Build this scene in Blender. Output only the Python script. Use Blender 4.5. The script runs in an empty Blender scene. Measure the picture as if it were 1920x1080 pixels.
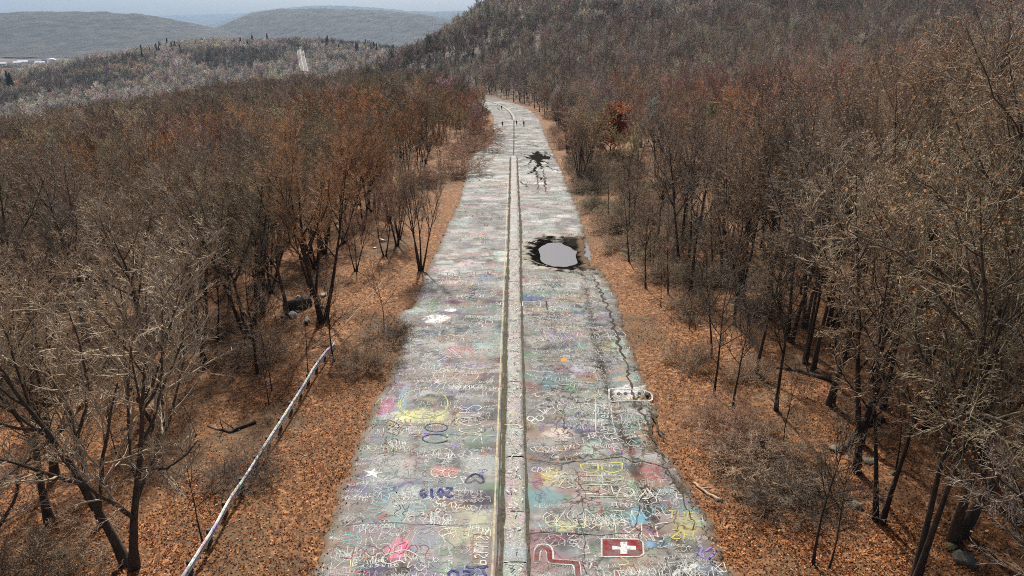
import bpy, math, random
import numpy as np

# ------------------------------------------------------------------ camera, sky, sun, exposure
scene = bpy.context.scene
FPX, CAM_H, HORIZON, GRADE = 1280.0, 20.0, 70.0, -0.0245      # focal length in photo pixels, camera height, eye level row, road grade
PITCH = math.atan((540 - HORIZON) / FPX)
cam_data = bpy.data.cameras.new('camera')
cam = bpy.data.objects.new('camera', cam_data)
scene.collection.objects.link(cam)
cam_data.sensor_width = 36.0
cam_data.lens = 36.0 * FPX / 1920.0
cam_data.shift_x = -2.0 / 1920
cam_data.clip_start = 0.5
cam_data.clip_end = 40000
cam.location = (0, 0, CAM_H)
cam.rotation_euler = (math.pi / 2 - PITCH, 0, 0)
scene.camera = cam

SUN_EL, SUN_AZ = math.radians(47), math.radians(-10)           # azimuth from +Y, negative is to the left
world = bpy.data.worlds.new('World')
scene.world = world
world.use_nodes = True
wn = world.node_tree.nodes
sky = wn.new('ShaderNodeTexSky')
sky.sky_type = 'NISHITA'
sky.sun_disc = False
sky.sun_elevation = SUN_EL
sky.sun_rotation = SUN_AZ
sky.altitude = 400
sky.air_density = 0.65
sky.dust_density = 8.0
sky.ozone_density = 1.2
world.node_tree.links.new(sky.outputs[0], wn['Background'].inputs[0])
wn['Background'].inputs[1].default_value = 0.082
sun_data = bpy.data.lights.new('sun', 'SUN')
sun_data.energy = 4.6
sun_data.angle = math.radians(2.5)
sun_data.color = (1.0, 0.91, 0.79)
sun = bpy.data.objects.new('sun', sun_data)
scene.collection.objects.link(sun)
sun.rotation_euler = (math.pi / 2 - SUN_EL, 0, math.pi - SUN_AZ)
scene.view_settings.view_transform = 'Standard'
scene.view_settings.look = 'None'
scene.view_settings.gamma = 1.0
scene.view_settings.exposure = 0.58
scene.view_settings.use_curve_mapping = False
scene.cycles.use_denoising = False
scene.cycles.denoiser = 'OPENIMAGEDENOISE'
scene.cycles.denoising_input_passes = 'RGB_ALBEDO_NORMAL'
scene.cycles.denoising_prefilter = 'NONE'
scene.cycles.sample_clamp_direct = 6.0
scene.cycles.sample_clamp_indirect = 2.0
scene.cycles.filter_width = 1.05
scene.cycles.max_bounces = 4
scene.cycles.diffuse_bounces = 1
scene.cycles.glossy_bounces = 2
scene.cycles.volume_bounces = 0
scene.cycles.use_adaptive_sampling = False

rng = np.random.default_rng(11)
random.seed(11)
COL = scene.collection

# ------------------------------------------------------------------ helpers
def new_mesh(name, V, F, cols=None, smooth=False, mats=()):
    """V (n,3), F (m,k) all of one k -> mesh; cols (n,3) per-vertex colour in attribute 'paint'"""
    V = np.asarray(V, dtype=np.float32); F = np.asarray(F, dtype=np.int32)
    me = bpy.data.meshes.new(name)
    k = F.shape[1]
    me.vertices.add(len(V)); me.vertices.foreach_set('co', V.ravel())
    me.loops.add(F.size); me.loops.foreach_set('vertex_index', F.ravel())
    me.polygons.add(len(F))
    me.polygons.foreach_set('loop_start', np.arange(0, F.size, k, dtype=np.int32))
    if smooth: me.polygons.foreach_set('use_smooth', np.ones(len(F), dtype=bool))
    else: me.polygons.foreach_set('use_smooth', np.zeros(len(F), dtype=bool))
    me.update(calc_edges=True)
    if cols is not None:
        a = me.attributes.new('paint', 'FLOAT_COLOR', 'POINT')
        a.data.foreach_set('color', np.hstack([cols, np.ones((len(V), 1))]).astype(np.float32).ravel())
    for m in mats: me.materials.append(m)
    return me

def link(name, data, parent=None, loc=(0, 0, 0), rz=0, sc=1.0):
    o = bpy.data.objects.new(name, data)
    COL.objects.link(o)
    o.location = loc
    o.rotation_euler = (0, 0, rz)
    if sc != 1.0: o.scale = (sc, sc, sc) if not hasattr(sc, '__len__') else sc
    if parent is not None: o.parent = parent
    return o

def tag(o, label=None, cat=None, group=None, kind=None):
    if label: o['label'] = label
    if cat: o['category'] = cat
    if group: o['group'] = group
    if kind: o['kind'] = kind
    return o

def srgb(r, g, b):
    f = lambda c: (c / 255 / 12.92) if c / 255 <= 0.04045 else ((c / 255 + 0.055) / 1.055) ** 2.4
    return np.array([f(r), f(g), f(b)])

def ss(a, b, x):
    t = np.clip((np.asarray(x, dtype=float) - a) / (b - a), 0, 1)
    return t * t * (3 - 2 * t)

def vnoise(x, y, seed=0):
    """cheap smooth value noise in [-1, 1]"""
    xi, yi = np.floor(x), np.floor(y)
    fx, fy = x - xi, y - yi
    fx, fy = fx * fx * (3 - 2 * fx), fy * fy * (3 - 2 * fy)
    def h(a, b):
        v = np.sin(a * 127.1 + b * 311.7 + seed * 74.7) * 43758.5453
        return (v - np.floor(v)) * 2 - 1
    return (h(xi, yi) * (1 - fx) + h(xi + 1, yi) * fx) * (1 - fy) + (h(xi, yi + 1) * (1 - fx) + h(xi + 1, yi + 1) * fx) * fy

def fbm(x, y, oct=4, seed=0):
    v, a = 0, 1.0
    for i in range(oct):
        v = v + a * vnoise(x * 2 ** i, y * 2 ** i, seed + i); a *= 0.5
    return v / 1.9

def norm(v):
    return v / np.maximum(np.linalg.norm(v, axis=-1, keepdims=True), 1e-9)

# ------------------------------------------------------------------ node helpers
class NT:
    def __init__(s, name, tree=None):
        if tree is None:
            s.mat = bpy.data.materials.new(name); s.mat.use_nodes = True; s.t = s.mat.node_tree
            s.b = s.t.nodes['Principled BSDF']
            s.b.inputs['Specular IOR Level'].default_value = 0.25
        else: s.t = tree
    def n(s, typ, **kw):
        o = s.t.nodes.new(typ)
        for k, v in kw.items():
            if k.startswith('i_'):
                key = k[2:]
                key = int(key) if key.isdigit() else key.replace('_', ' ')
                s.put(o.inputs[key], v)
            else: setattr(o, k, v)
        return o
    def put(s, sock, v):
        if isinstance(v, bpy.types.NodeSocket): s.t.links.new(v, sock)
        elif isinstance(v, np.ndarray) and len(v) == 3 and sock.type == 'RGBA': sock.default_value = (*v, 1)
        elif isinstance(v, tuple) and len(v) == 3 and sock.type == 'RGBA': sock.default_value = (*v, 1)
        else: sock.default_value = v
    def mix(s, f, a, b, mode='MIX'):
        o = s.t.nodes.new('ShaderNodeMix'); o.data_type = 'RGBA'; o.blend_type = mode; o.clamp_factor = True
        s.put(o.inputs[0], f); s.put(o.inputs[6], a); s.put(o.inputs[7], b)
        return o.outputs[2]
    def math(s, op, a, b=0.0, clamp=False):
        o = s.t.nodes.new('ShaderNodeMath'); o.operation = op; o.use_clamp = clamp
        s.put(o.inputs[0], a); s.put(o.inputs[1], b)
        return o.outputs[0]
    def ramp(s, f, *stops):
        o = s.t.nodes.new('ShaderNodeValToRGB'); s.put(o.inputs[0], f)
        e = o.color_ramp.elements
        while len(e) < len(stops): e.new(0.5)
        for el, (p, c) in zip(e, stops):
            el.position = p
            el.color = (c, c, c, 1) if not hasattr(c, '__len__') else (*c, 1)
        return o.outputs[0]
    def pos(s, scale=(1, 1, 1)):
        g = s.t.nodes.new('ShaderNodeNewGeometry')
        if scale == (1, 1, 1): return g.outputs['Position']
        m = s.t.nodes.new('ShaderNodeVectorMath'); m.operation = 'MULTIPLY'
        s.t.links.new(g.outputs['Position'], m.inputs[0]); m.inputs[1].default_value = scale
        return m.outputs[0]
    def objco(s, scale=(1, 1, 1)):
        g = s.t.nodes.new('ShaderNodeTexCoord')
        m = s.t.nodes.new('ShaderNodeVectorMath'); m.operation = 'MULTIPLY'
        s.t.links.new(g.outputs['Object'], m.inputs[0]); m.inputs[1].default_value = scale
        return m.outputs[0]
    def noise(s, scale, vec, detail=4, rough=0.6):
        o = s.t.nodes.new('ShaderNodeTexNoise')
        o.inputs['Scale'].default_value = scale; o.inputs['Detail'].default_value = detail; o.inputs['Roughness'].default_value = rough
        s.t.links.new(vec, o.inputs['Vector'])
        return o.outputs[0]
    def bump(s, h, strength=0.5, dist=0.1):
        o = s.t.nodes.new('ShaderNodeBump'); o.inputs['Strength'].default_value = strength; o.inputs['Distance'].default_value = dist
        s.put(o.inputs['Height'], h)
        s.t.links.new(o.outputs[0], s.b.inputs['Normal'])
    def base(s, c): s.put(s.b.inputs['Base Color'], c); return s
    def rough(s, r): s.put(s.b.inputs['Roughness'], r); return s

# ------------------------------------------------------------------ the lie of the land
def centre(Y):
    return -0.00109 * np.maximum(np.asarray(Y, float) - 230, 0) ** 2
def road_z(Y):
    return GRADE * np.clip(np.asarray(Y, float), -300, 470)
LEFT_EDGE = np.array([(-60, -8.3), (22, -8.2), (27, -8.4), (36, -8.5), (44, -8.2), (49, -8.4), (50, -9.3), (52.5, -9.2), (53, -8.4), (63, -8.6), (79, -8.3), (98, -7.9), (120, -8.4), (139, -8.9), (150, -8.4), (158, -6.4), (166, -5.4), (185, -5.2), (209, -5.9), (240, -6.6), (279, -7.6), (470, -8)])
RIGHT_EDGE = np.array([(-60, 9.2), (22, 9.0), (26, 8.9), (30, 8.35), (33, 7.9), (36, 8.5), (41, 8.5), (54, 9.0), (60, 9.1), (64.5, 8.7), (65.5, 7.7), (76, 8.0), (78, 8.6), (89, 9.1), (139, 9.0), (209, 8.7), (300, 8.5), (470, 8.5)])
def edges(Y):
    c = centre(Y)
    l = np.interp(Y, LEFT_EDGE[:, 0], LEFT_EDGE[:, 1]) + 0.16 * vnoise(Y * 1.3, Y * 0 + 3) + 0.12 * vnoise(Y * 4.1, Y * 0 + 9)
    r = np.interp(Y, RIGHT_EDGE[:, 0], RIGHT_EDGE[:, 1]) + 0.22 * vnoise(Y * 1.1, Y * 0 + 5) + 0.14 * vnoise(Y * 3.7, Y * 0 + 1)
    return c + l, c + r
FAR_ROAD = np.array([(-246., 850.), (-276., 950.), (-308., 1050.), (-345., 1170.), (-390., 1300.)])
def far_road_dist(X, Y):
    return np.abs(X - np.interp(Y, FAR_ROAD[:, 1], FAR_ROAD[:, 0])) + 1e6 * ((Y < FR0 - 25) | (Y > FR1))
def ground_z(X, Y):
    X = np.asarray(X, float); Y = np.asarray(Y, float)
    base = GRADE * np.clip(Y, -300, 470)
    u = X - centre(np.minimum(Y, 470))
    l = np.maximum(-u - 15, 0)
    hillm = ss(-200, 0, X)
    plateau = base - 0.065 * np.minimum(l, 120) - 0.17 * np.maximum(l - 120, 0) + 0.085 * np.minimum(np.maximum(u - 14, 0), 160)
    plateau = plateau - 0.16 * np.maximum(Y - 440, 0) * (1 - hillm)
    rise = (61 * hillm + 0.10 * np.clip(X - 60, 0, 900)) * np.clip((Y - 335 + 0.5 * np.clip(X, 0, 300)) / (425 + 0.5 * np.clip(X, 0, 300)), 0, 1) ** 1.15 * np.maximum(ss(440, 520, Y), ss(10, 75, u))
    plateau = plateau + rise
    valley = -62 + 60 * np.exp(-((X + 560) / 170) ** 2 / 2 - ((Y - 1390) / 420) ** 2 / 2) + 36 * np.exp(-((X + 150) / 150) ** 2 / 2 - ((Y - 1350) / 250) ** 2 / 2) + 24 * np.exp(-((X + 330) / 150) ** 2 / 2 - ((Y - 1120) / 230) ** 2 / 2)
    valley = valley + (4 + 7 * ss(600, 900, Y)) * fbm(X / 170, Y / 210, 3, 5)
    d = (plateau - valley) / 5.0
    h = valley + 5 * np.logaddexp(0, d)
    lump = ss(11, 20, np.abs(u))
    h = h + lump * (0.35 * fbm(X / 5, Y / 5, 3, 2) + 0.8 * fbm(X / 22, Y / 22, 2, 7) * ss(15, 40, np.abs(u)))
    ditch = np.exp(-((Y - 50.5 - 0.1 * (X + 9)) / 1.1) ** 2) * ss(-9.3, -10.5, X) * ss(-26, -18, X)
    h = h - 0.55 * ditch - 0.42 * np.exp(-((X - 6.9) / 1.5) ** 2 - ((Y - 70.3) / 4.2) ** 2)
    return h - 0.25 * (1 - ss(7.6, 10.2, np.abs(u))) - 0.3 * (1 - ss(4, 7.6, np.abs(u)))
_y = np.linspace(860, 1230, 400); _k = (ground_z(np.interp(_y, FAR_ROAD[:, 1], FAR_ROAD[:, 0]), _y) - CAM_H) / _y
_row = 540 - FPX * (_k * math.cos(PITCH) + math.sin(PITCH)) / (math.cos(PITCH) - _k * math.sin(PITCH))
FR0, FR1 = _y[(_row > 94) & (_row < 135)].min(), _y[(_row > 94) & (_row < 135)].max()      # the stretch of far road in view
def at(px, py, off=0.0, iters=12):
    """photo pixel -> the point of the ground (or road) it looks at"""
    dx = (px - 962) / FPX; dy = (540 - py) / FPX
    c, s = math.cos(PITCH), math.sin(PITCH)
    d = np.array([dx, c + dy * s, -s + dy * c])
    t = (off - CAM_H) / (d[2] - GRADE * d[1])
    return np.array([d[0] * t, d[1] * t, CAM_H + d[2] * t])
def at_ground(px, py):
    dx = (px - 962) / FPX; dy = (540 - py) / FPX
    c, s = math.cos(PITCH), math.sin(PITCH)
    d = np.array([dx, c + dy * s, -s + dy * c])
    t = np.concatenate([np.arange(15, 200, 0.2), np.arange(200, 4000, 2.0)])
    z = CAM_H + d[2] * t
    below = z < ground_z(d[0] * t, d[1] * t)
    i = int(np.argmax(below)) if below.any() else len(t) - 1
    return np.array([d[0] * t[i], d[1] * t[i], float(ground_z(d[0] * t[i], d[1] * t[i]))])
def top_height(p, py):
    """how high a thing standing at p reaches if its tip shows at photo row py"""
    dy = (540 - py) / FPX
    c, s = math.cos(PITCH), math.sin(PITCH)
    return CAM_H + (-s + dy * c) / (c + dy * s) * p[1] - p[2]
def in_view(X, Y, margin=1.12):
    return (np.abs(X) < (Y * 0.99 + 6) * 0.75 * margin + 6) & (Y > 10)
# ------------------------------------------------------------------ materials of the land
m = NT('leaf_litter')
p = m.pos()
n1 = m.noise(0.35, p, 5); n2 = m.noise(3.0, p, 6, 0.75); n3 = m.noise(0.02, p, 4)
vor = m.n('ShaderNodeTexVoronoi', i_Vector=p); vor.inputs['Scale'].default_value = 7.0
leaf = m.ramp(n2, (0.30, (0.030, 0.017, 0.010)), (0.48, (0.165, 0.078, 0.034)), (0.66, (0.38, 0.205, 0.098)))
leaf = m.mix(0.75, leaf, m.ramp(vor.outputs['Color'], (0.15, 0.12), (0.85, 0.82)), 'OVERLAY')
leaf = m.mix(m.ramp(n1, (0.40, 0.0), (0.62, 0.55)), leaf, (0.115, 0.060, 0.030))
n4 = m.noise(0.11, p, 4, 0.7); n5 = m.noise(0.9, p, 4, 0.7)
leaf = m.mix(m.ramp(n4, (0.52, 0.0), (0.60, 0.75)), leaf, m.ramp(n5, (0.3, (0.045, 0.030, 0.020)), (0.7, (0.14, 0.10, 0.058))))
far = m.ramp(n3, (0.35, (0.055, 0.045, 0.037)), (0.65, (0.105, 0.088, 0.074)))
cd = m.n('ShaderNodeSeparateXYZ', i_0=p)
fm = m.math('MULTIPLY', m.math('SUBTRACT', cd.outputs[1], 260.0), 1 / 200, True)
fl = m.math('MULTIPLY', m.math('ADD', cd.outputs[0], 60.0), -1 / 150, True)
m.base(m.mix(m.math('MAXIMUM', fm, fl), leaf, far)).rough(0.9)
m.bump(n2, 0.6, 0.12)
M_LITTER = m.mat

m = NT('distant_woodland')
p = m.pos((1, 1, 1.6))
a = m.noise(0.011, p, 6, 0.7); b = m.noise(0.09, p, 4, 0.8)
c = m.ramp(a, (0.32, (0.030, 0.034, 0.034)), (0.52, (0.060, 0.060, 0.056)), (0.70, (0.105, 0.098, 0.086)))
m.base(m.mix(0.6, c, m.ramp(b, (0.3, 0.25), (0.7, 0.75)), 'OVERLAY')).rough(0.95)
m.bump(b, 1.0, 8.0)
M_FARWOOD = m.mat

# ------------------------------------------------------------------ ground: one sheet, fine near the road, coarse far away
def spaced(lo, hi, step, grow):
    """positions from 0 outwards whose spacing grows with distance"""
    def side(lim):
        v, s = [0.0], step
        while v[-1] < lim: v.append(v[-1] + s); s = max(step, v[-1] * grow)
        return v
    return np.array([-x for x in side(-lo)][:0:-1] + side(hi))
gx = spaced(-14000, 9000, 0.7, 0.045)
gy = 22 + spaced(-160, 16500, 0.7, 0.034)
GX, GY = np.meshgrid(gx, gy)
nx, ny = len(gx), len(gy)
GZ = ground_z(GX, GY)
I = np.arange(nx * ny).reshape(ny, nx)
F = np.stack([I[:-1, :-1], I[:-1, 1:], I[1:, 1:], I[1:, :-1]], -1).reshape(-1, 4)
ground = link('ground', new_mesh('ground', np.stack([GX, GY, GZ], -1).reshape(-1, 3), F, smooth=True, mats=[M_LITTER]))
tag(ground, kind='structure')

# far ridges, seen through the haze
def ridge(name, crest, foot, width, seed, label, res=13.0, far_z=-60):
    """crest: [(photo x, photo row)] of the skyline, put at distance foot..foot+width"""
    cr = np.array(crest, float)
    ang = np.array([(x - 962) / FPX / (math.cos(PITCH) + (540 - y) / FPX * math.sin(PITCH)) for x, y in cr])
    tan = np.array([(-math.sin(PITCH) + (540 - y) / FPX * math.cos(PITCH)) / (math.cos(PITCH) + (540 - y) / FPX * math.sin(PITCH)) for x, y in cr])
    yc = foot + width
    ys = np.linspace(foot, yc + width * 0.6, 46)
    xs = np.arange(ang[0] * yc, ang[-1] * yc, res)
    X, Y = np.meshgrid(xs, ys)
    zc = CAM_H + np.interp(X / yc, ang, tan) * yc
    prof = ss(foot, yc, Y) * 0.6 + 0.4 * np.clip((Y - foot) / width, 0, 1)
    prof = np.where(Y > yc, 1 - 0.5 * (Y - yc) / width, prof)
    Z = far_z + (zc - far_z) * prof
    gul = fbm(X / 420, Y / 900, 4, seed)
    Z = Z + 0.06 * (zc - far_z) * gul * (1 - prof) * prof * 4 + 3.0 * vnoise(X / 9, Y / 9, seed) * foot / 4500 + 4.0 * vnoise(X / 31, Y / 31, seed + 3)
    a, b = X.shape
    I = np.arange(a * b).reshape(a, b)
    F = np.stack([I[:-1, :-1], I[:-1, 1:], I[1:, 1:], I[1:, :-1]], -1).reshape(-1, 4)
    o = link(name, new_mesh(name, np.stack([X, Y, Z], -1).reshape(-1, 3), F, smooth=False, mats=[M_FARWOOD]))
    return tag(o, label, kind='structure')
ridge('hill', [(-420, 44), (-200, 30), (0, 25), (60, 22), (200, 22), (270, 27), (330, 38), (380, 52), (430, 66), (520, 90), (640, 104)], 3000, 1200, 3, 'long wooded ridge behind the town')
ridge('hill', [(330, 104), (390, 68), (420, 52), (450, 36), (480, 23), (520, 17), (600, 16), (700, 19), (790, 26), (850, 38), (920, 60), (1020, 90), (1100, 100)], 4000, 1200, 8, 'broad flat-topped ridge in the gap')
ridge('hill', [(300, 60), (372, 48), (410, 42), (440, 33), (475, 22), (540, 14), (590, 10.5), (640, 10.5), (700, 14), (760, 20), (830, 23), (870, 20), (930, 30), (1100, 60)], 9800, 1700, 4, 'pale blue ridge behind the flat-topped one', res=36)
ridge('hill', [(200, 40), (280, 31), (340, 28), (420, 26), (520, 24), (700, 24), (800, 22), (850, 20), (900, 23), (1100, 40)], 13500, 1900, 6, 'faintest ridge on the skyline', res=48)
# ------------------------------------------------------------------ the abandoned road
WATER_Z = -2.07
def relief(X, Y):
    """height of the worn road surface"""
    u = X - centre(Y)
    z = road_z(Y) + 0.035 * fbm(X / 3.2, Y / 3.6, 2, 4) + 0.05 * vnoise(X / 7, Y / 11, 2)
    z = z - 0.10 * np.exp(-((u - np.interp(Y, [24, 42, 55, 64], [6.4, 6.0, 6.6, 6.9])) / 0.28) ** 2) * ss(20, 26, Y) * ss(66, 60, Y)
    e = ((X - 5.0) / 3.5) ** 2 + ((Y - 70.6) / 6.2) ** 2 + 0.24 * vnoise(X * 0.55, Y * 0.4, 8) + 0.08 * vnoise(X * 1.7, Y * 1.2, 3)
    return z + (np.minimum(z, WATER_Z - 0.03) - z) * ss(1.30, 0.12, e)
ROWS_Y = np.concatenate([np.arange(-20, 16, 1.0), np.arange(16, 80, 0.16), np.arange(80, 180, 0.3), np.arange(180, 471, 0.7)])
NC = 100
le, re = edges(ROWS_Y)
tt = np.linspace(0, 1, NC)
RX = le[:, None] * (1 - tt) + re[:, None] * tt
RY = np.repeat(ROWS_Y[:, None], NC, 1)
RZ = relief(RX, RY)
RZ[:, 0] -= 0.12; RZ[:, -1] -= 0.12
# sprayed and faded colour, far-road sheen painted in: soft patches held per vertex
g = np.random.default_rng(77)
PC = np.repeat(srgb(150, 150, 147)[None], RX.size, 0).reshape(*RX.shape, 3)
PA = np.zeros(RX.shape)
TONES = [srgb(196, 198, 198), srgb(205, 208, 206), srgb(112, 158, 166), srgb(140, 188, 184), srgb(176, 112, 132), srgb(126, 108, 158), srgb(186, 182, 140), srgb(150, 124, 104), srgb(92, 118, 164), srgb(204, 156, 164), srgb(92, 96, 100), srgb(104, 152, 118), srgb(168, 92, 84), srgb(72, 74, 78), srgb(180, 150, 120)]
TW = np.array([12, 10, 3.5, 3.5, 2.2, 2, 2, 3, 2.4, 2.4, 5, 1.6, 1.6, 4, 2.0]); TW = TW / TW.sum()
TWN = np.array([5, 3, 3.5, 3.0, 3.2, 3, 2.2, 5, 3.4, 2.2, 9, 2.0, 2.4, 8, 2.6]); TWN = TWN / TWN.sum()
def splat(x, y, rx, ry, col, amt, ang=0.0, hard=1.0):
    i0, i1 = np.searchsorted(ROWS_Y, [y - 2.2 * max(rx, ry), y + 2.2 * max(rx, ry)])
    if i1 <= i0: return
    dx, dy = RX[i0:i1] - x, RY[i0:i1] - y
    c, s = math.cos(ang), math.sin(ang)
    a, b = (dx * c + dy * s) / rx, (-dx * s + dy * c) / ry
    d = np.sqrt(a * a + b * b) + 0.28 * vnoise(RX[i0:i1] * 1.9, RY[i0:i1] * 1.9, x * 3.1) + 0.16 * vnoise(RX[i0:i1] * 5, RY[i0:i1] * 5, y)
    w = amt * ss(1.0 + 0.45 / hard, 1.0 - 0.45 / hard, d)
    col = np.asarray(col); col = 0.80 * col + 0.20 * col.mean()
    PC[i0:i1] = PC[i0:i1] * (1 - w[..., None]) + np.asarray(col) * w[..., None]
    PA[i0:i1] = PA[i0:i1] + (1 - PA[i0:i1]) * w
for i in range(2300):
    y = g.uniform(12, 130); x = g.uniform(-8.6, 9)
    t = TONES[g.choice(len(TONES), p=TW if y > 60 + 30 * g.random() else TWN)] * (0.62 if y < 50 else 0.62 + 0.32 * min(1.0, (y - 50) / 35))  # tones brightened along the road, painting in the sheen of the grazing view
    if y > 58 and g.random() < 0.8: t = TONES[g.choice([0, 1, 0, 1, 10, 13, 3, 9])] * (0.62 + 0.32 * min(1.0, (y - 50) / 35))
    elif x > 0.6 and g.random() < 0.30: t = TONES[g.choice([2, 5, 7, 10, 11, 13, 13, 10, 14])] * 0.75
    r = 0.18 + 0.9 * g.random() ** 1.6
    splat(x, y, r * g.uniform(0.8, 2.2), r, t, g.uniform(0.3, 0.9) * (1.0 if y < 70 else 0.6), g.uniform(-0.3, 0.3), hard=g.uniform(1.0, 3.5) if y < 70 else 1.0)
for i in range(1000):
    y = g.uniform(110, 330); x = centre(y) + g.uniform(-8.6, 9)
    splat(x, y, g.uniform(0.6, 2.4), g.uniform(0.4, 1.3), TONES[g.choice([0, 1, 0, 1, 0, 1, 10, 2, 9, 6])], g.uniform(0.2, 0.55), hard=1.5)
def psplat(px, py, wpx, hpx, col, amt, hard=2.0, ang=0.0):
    """a patch given where the photo shows it: centre, full width and height in photo pixels"""
    a, b = at(px - wpx / 2, py), at(px + wpx / 2, py); c, d = at(px, py + hpx / 2), at(px, py - hpx / 2)
    splat((a[0] + b[0]) / 2, (c[1] + d[1]) / 2, abs(b[0] - a[0]) / 2, abs(d[1] - c[1]) / 2, srgb(*col), amt, ang, hard)
for s in [(748, 1028, 36, 44, (222, 92, 138), 0.9, 3), (700, 1000, 90, 60, (120, 132, 150), 0.5), (800, 1005, 60, 60, (110, 138, 162), 0.6), (880, 985, 90, 60, (172, 176, 124), 0.5), (830, 884, 60, 18, (196, 120, 112), 0.8, 3),
          (790, 778, 110, 26, (196, 202, 132), 0.75), (725, 760, 34, 36, (164, 92, 126), 0.85), (757, 745, 24, 50, (132, 162, 184), 0.7), (855, 705, 76, 26, (152, 128, 122), 0.8, 3), (820, 597, 46, 16, (226, 228, 230), 0.95, 3), (845, 582, 18, 5, (228, 230, 230), 0.95, 3), (776, 582, 30, 14, (156, 186, 176), 0.9, 3), (915, 640, 60, 60, (140, 172, 162), 0.5), (900, 648, 18, 14, (132, 180, 190), 0.8), (910, 525, 30, 26, (118, 130, 158), 0.8), (730, 880, 90, 60, (176, 190, 186), 0.5), (760, 940, 100, 50, (150, 176, 172), 0.55),
          (1168, 1027, 78, 36, (148, 52, 52), 0.95, 6), (1220, 885, 70, 46, (150, 86, 84), 0.8), (1196, 912, 36, 22, (116, 186, 142), 0.8, 3), (1195, 970, 60, 36, (92, 160, 186), 0.75), (1235, 1021, 50, 11, (92, 146, 204), 0.95, 3), (1226, 1002, 22, 10, (216, 118, 164), 0.95, 4), (1290, 985, 60, 44, (176, 172, 104), 0.6), (1330, 1045, 80, 60, (82, 84, 116), 0.8), (1140, 965, 90, 34, (84, 118, 104), 0.75), (1030, 895, 60, 34, (184, 172, 104), 0.75), (1010, 900, 24, 34, (140, 70, 64), 0.7), (1050, 985, 50, 24, (190, 178, 124), 0.7), (1130, 900, 120, 50, (150, 152, 120), 0.5), (1133, 780, 24, 56, (62, 88, 92), 0.9, 4), (1183, 736, 84, 28, (206, 208, 212), 0.8, 5), (1200, 748, 40, 8, (206, 206, 130), 0.8), (1230, 790, 40, 30, (96, 122, 154), 0.8, 3), (1252, 812, 16, 12, (120, 196, 130), 0.95, 4), (1225, 815, 50, 30, (208, 170, 150), 0.7), (1057, 675, 16, 7, (220, 150, 60), 0.95, 4), (1060, 758, 22, 20, (116, 96, 126), 0.8), (1050, 815, 60, 24, (196, 182, 176), 0.7), (1085, 690, 40, 20, (160, 160, 182), 0.6), (1110, 840, 30, 30, (140, 190, 166), 0.6), (1165, 650, 24, 40, (150, 190, 184), 0.6), (1170, 710, 40, 14, (184, 146, 116), 0.6), (1000, 730, 30, 30, (112, 74, 74), 0.6), (1080, 600, 60, 24, (170, 172, 168), 0.5), (1010, 640, 40, 20, (178, 170, 160), 0.5), (1255, 890, 26, 60, (108, 112, 122), 0.7), (1270, 940, 60, 30, (120, 116, 128), 0.6), (875, 1072, 70, 24, (46, 70, 140), 0.7), (700, 1066, 40, 24, (70, 66, 120), 0.6), (640, 1070, 60, 24, (180, 140, 146), 0.6), (815, 975, 120, 40, (140, 122, 132), 0.5)]: psplat(*s)
mud = srgb(74, 66, 54)
splat(5.4, 70.4, 5.0, 8.4, srgb(150, 140, 120), 0.7, hard=1.5)
splat(5.5, 70.4, 4.1, 6.6, srgb(16, 15, 14), 0.99, hard=3.5)
splat(5.5, 70.4, 3.9, 6.2, srgb(14, 13, 12), 0.99, hard=3.5)
splat(7.9, 73.5, 1.6, 3.2, srgb(20, 18, 16), 0.97, hard=3)
splat(7.6, 75.5, 1.8, 2.2, srgb(40, 38, 34), 0.9, hard=3); splat(7.9, 64.8, 1.5, 0.7, srgb(40, 38, 34), 0.9, hard=3)
for y in np.arange(24, 64, 0.7): splat(float(np.interp(y, [24, 42, 55, 64], [6.4, 6.0, 6.6, 6.9])) + g.normal(0, 0.12), y, g.uniform(0.12, 0.4), g.uniform(0.4, 1.0), srgb(62, 54, 45), g.uniform(0.4, 0.95), hard=2.5)
for y in np.arange(14, 200, 0.6):                       # soil and leaf crumbs creeping in from both edges
    l_, r_ = edges(np.array([y]))
    splat(l_[0], y, g.uniform(0.15, 0.6), 0.7, srgb(112, 98, 78), 0.7, hard=1.5); splat(r_[0], y, g.uniform(0.2, 0.9), 0.7, srgb(104, 88, 70), 0.75, hard=1.5)
    if y < 64 and g.random() < 0.5: splat(g.uniform(5.2, 8.2), y, g.uniform(0.1, 0.5), g.uniform(0.2, 0.6), srgb(58, 50, 42), g.uniform(0.4, 0.9), g.uniform(-0.6, 0.6), hard=3)

m = NT('worn_painted_asphalt')
p = m.pos()
n0 = m.noise(0.16, p, 4); n1 = m.noise(1.3, p, 6, 0.7); n2 = m.noise(9.0, p, 4, 0.8); n3 = m.noise(34.0, p, 3, 0.8)
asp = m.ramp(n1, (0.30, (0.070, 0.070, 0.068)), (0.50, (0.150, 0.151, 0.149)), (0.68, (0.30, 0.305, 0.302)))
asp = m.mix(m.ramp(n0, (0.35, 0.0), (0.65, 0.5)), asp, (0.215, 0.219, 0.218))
pc = m.n('ShaderNodeAttribute', attribute_name='paint'); pa = m.n('ShaderNodeAttribute', attribute_name='cover')
wear = m.math('MULTIPLY', m.math('POWER', pa.outputs['Fac'], 0.8), m.math('MAXIMUM', m.ramp(n2, (0.30, 0.35), (0.55, 1.0)), m.math('MULTIPLY', m.math('SUBTRACT', pa.outputs['Fac'], 0.9), 10.0, True)))
col = m.mix(wear, asp, pc.outputs['Color'])
mp = m.n('ShaderNodeMapping'); mp.inputs['Scale'].default_value = (1, 1, 0); m.t.links.new(p, mp.inputs[0])
warp = m.n('ShaderNodeVectorMath', operation='ADD'); m.t.links.new(mp.outputs[0], warp.inputs[0])
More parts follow.
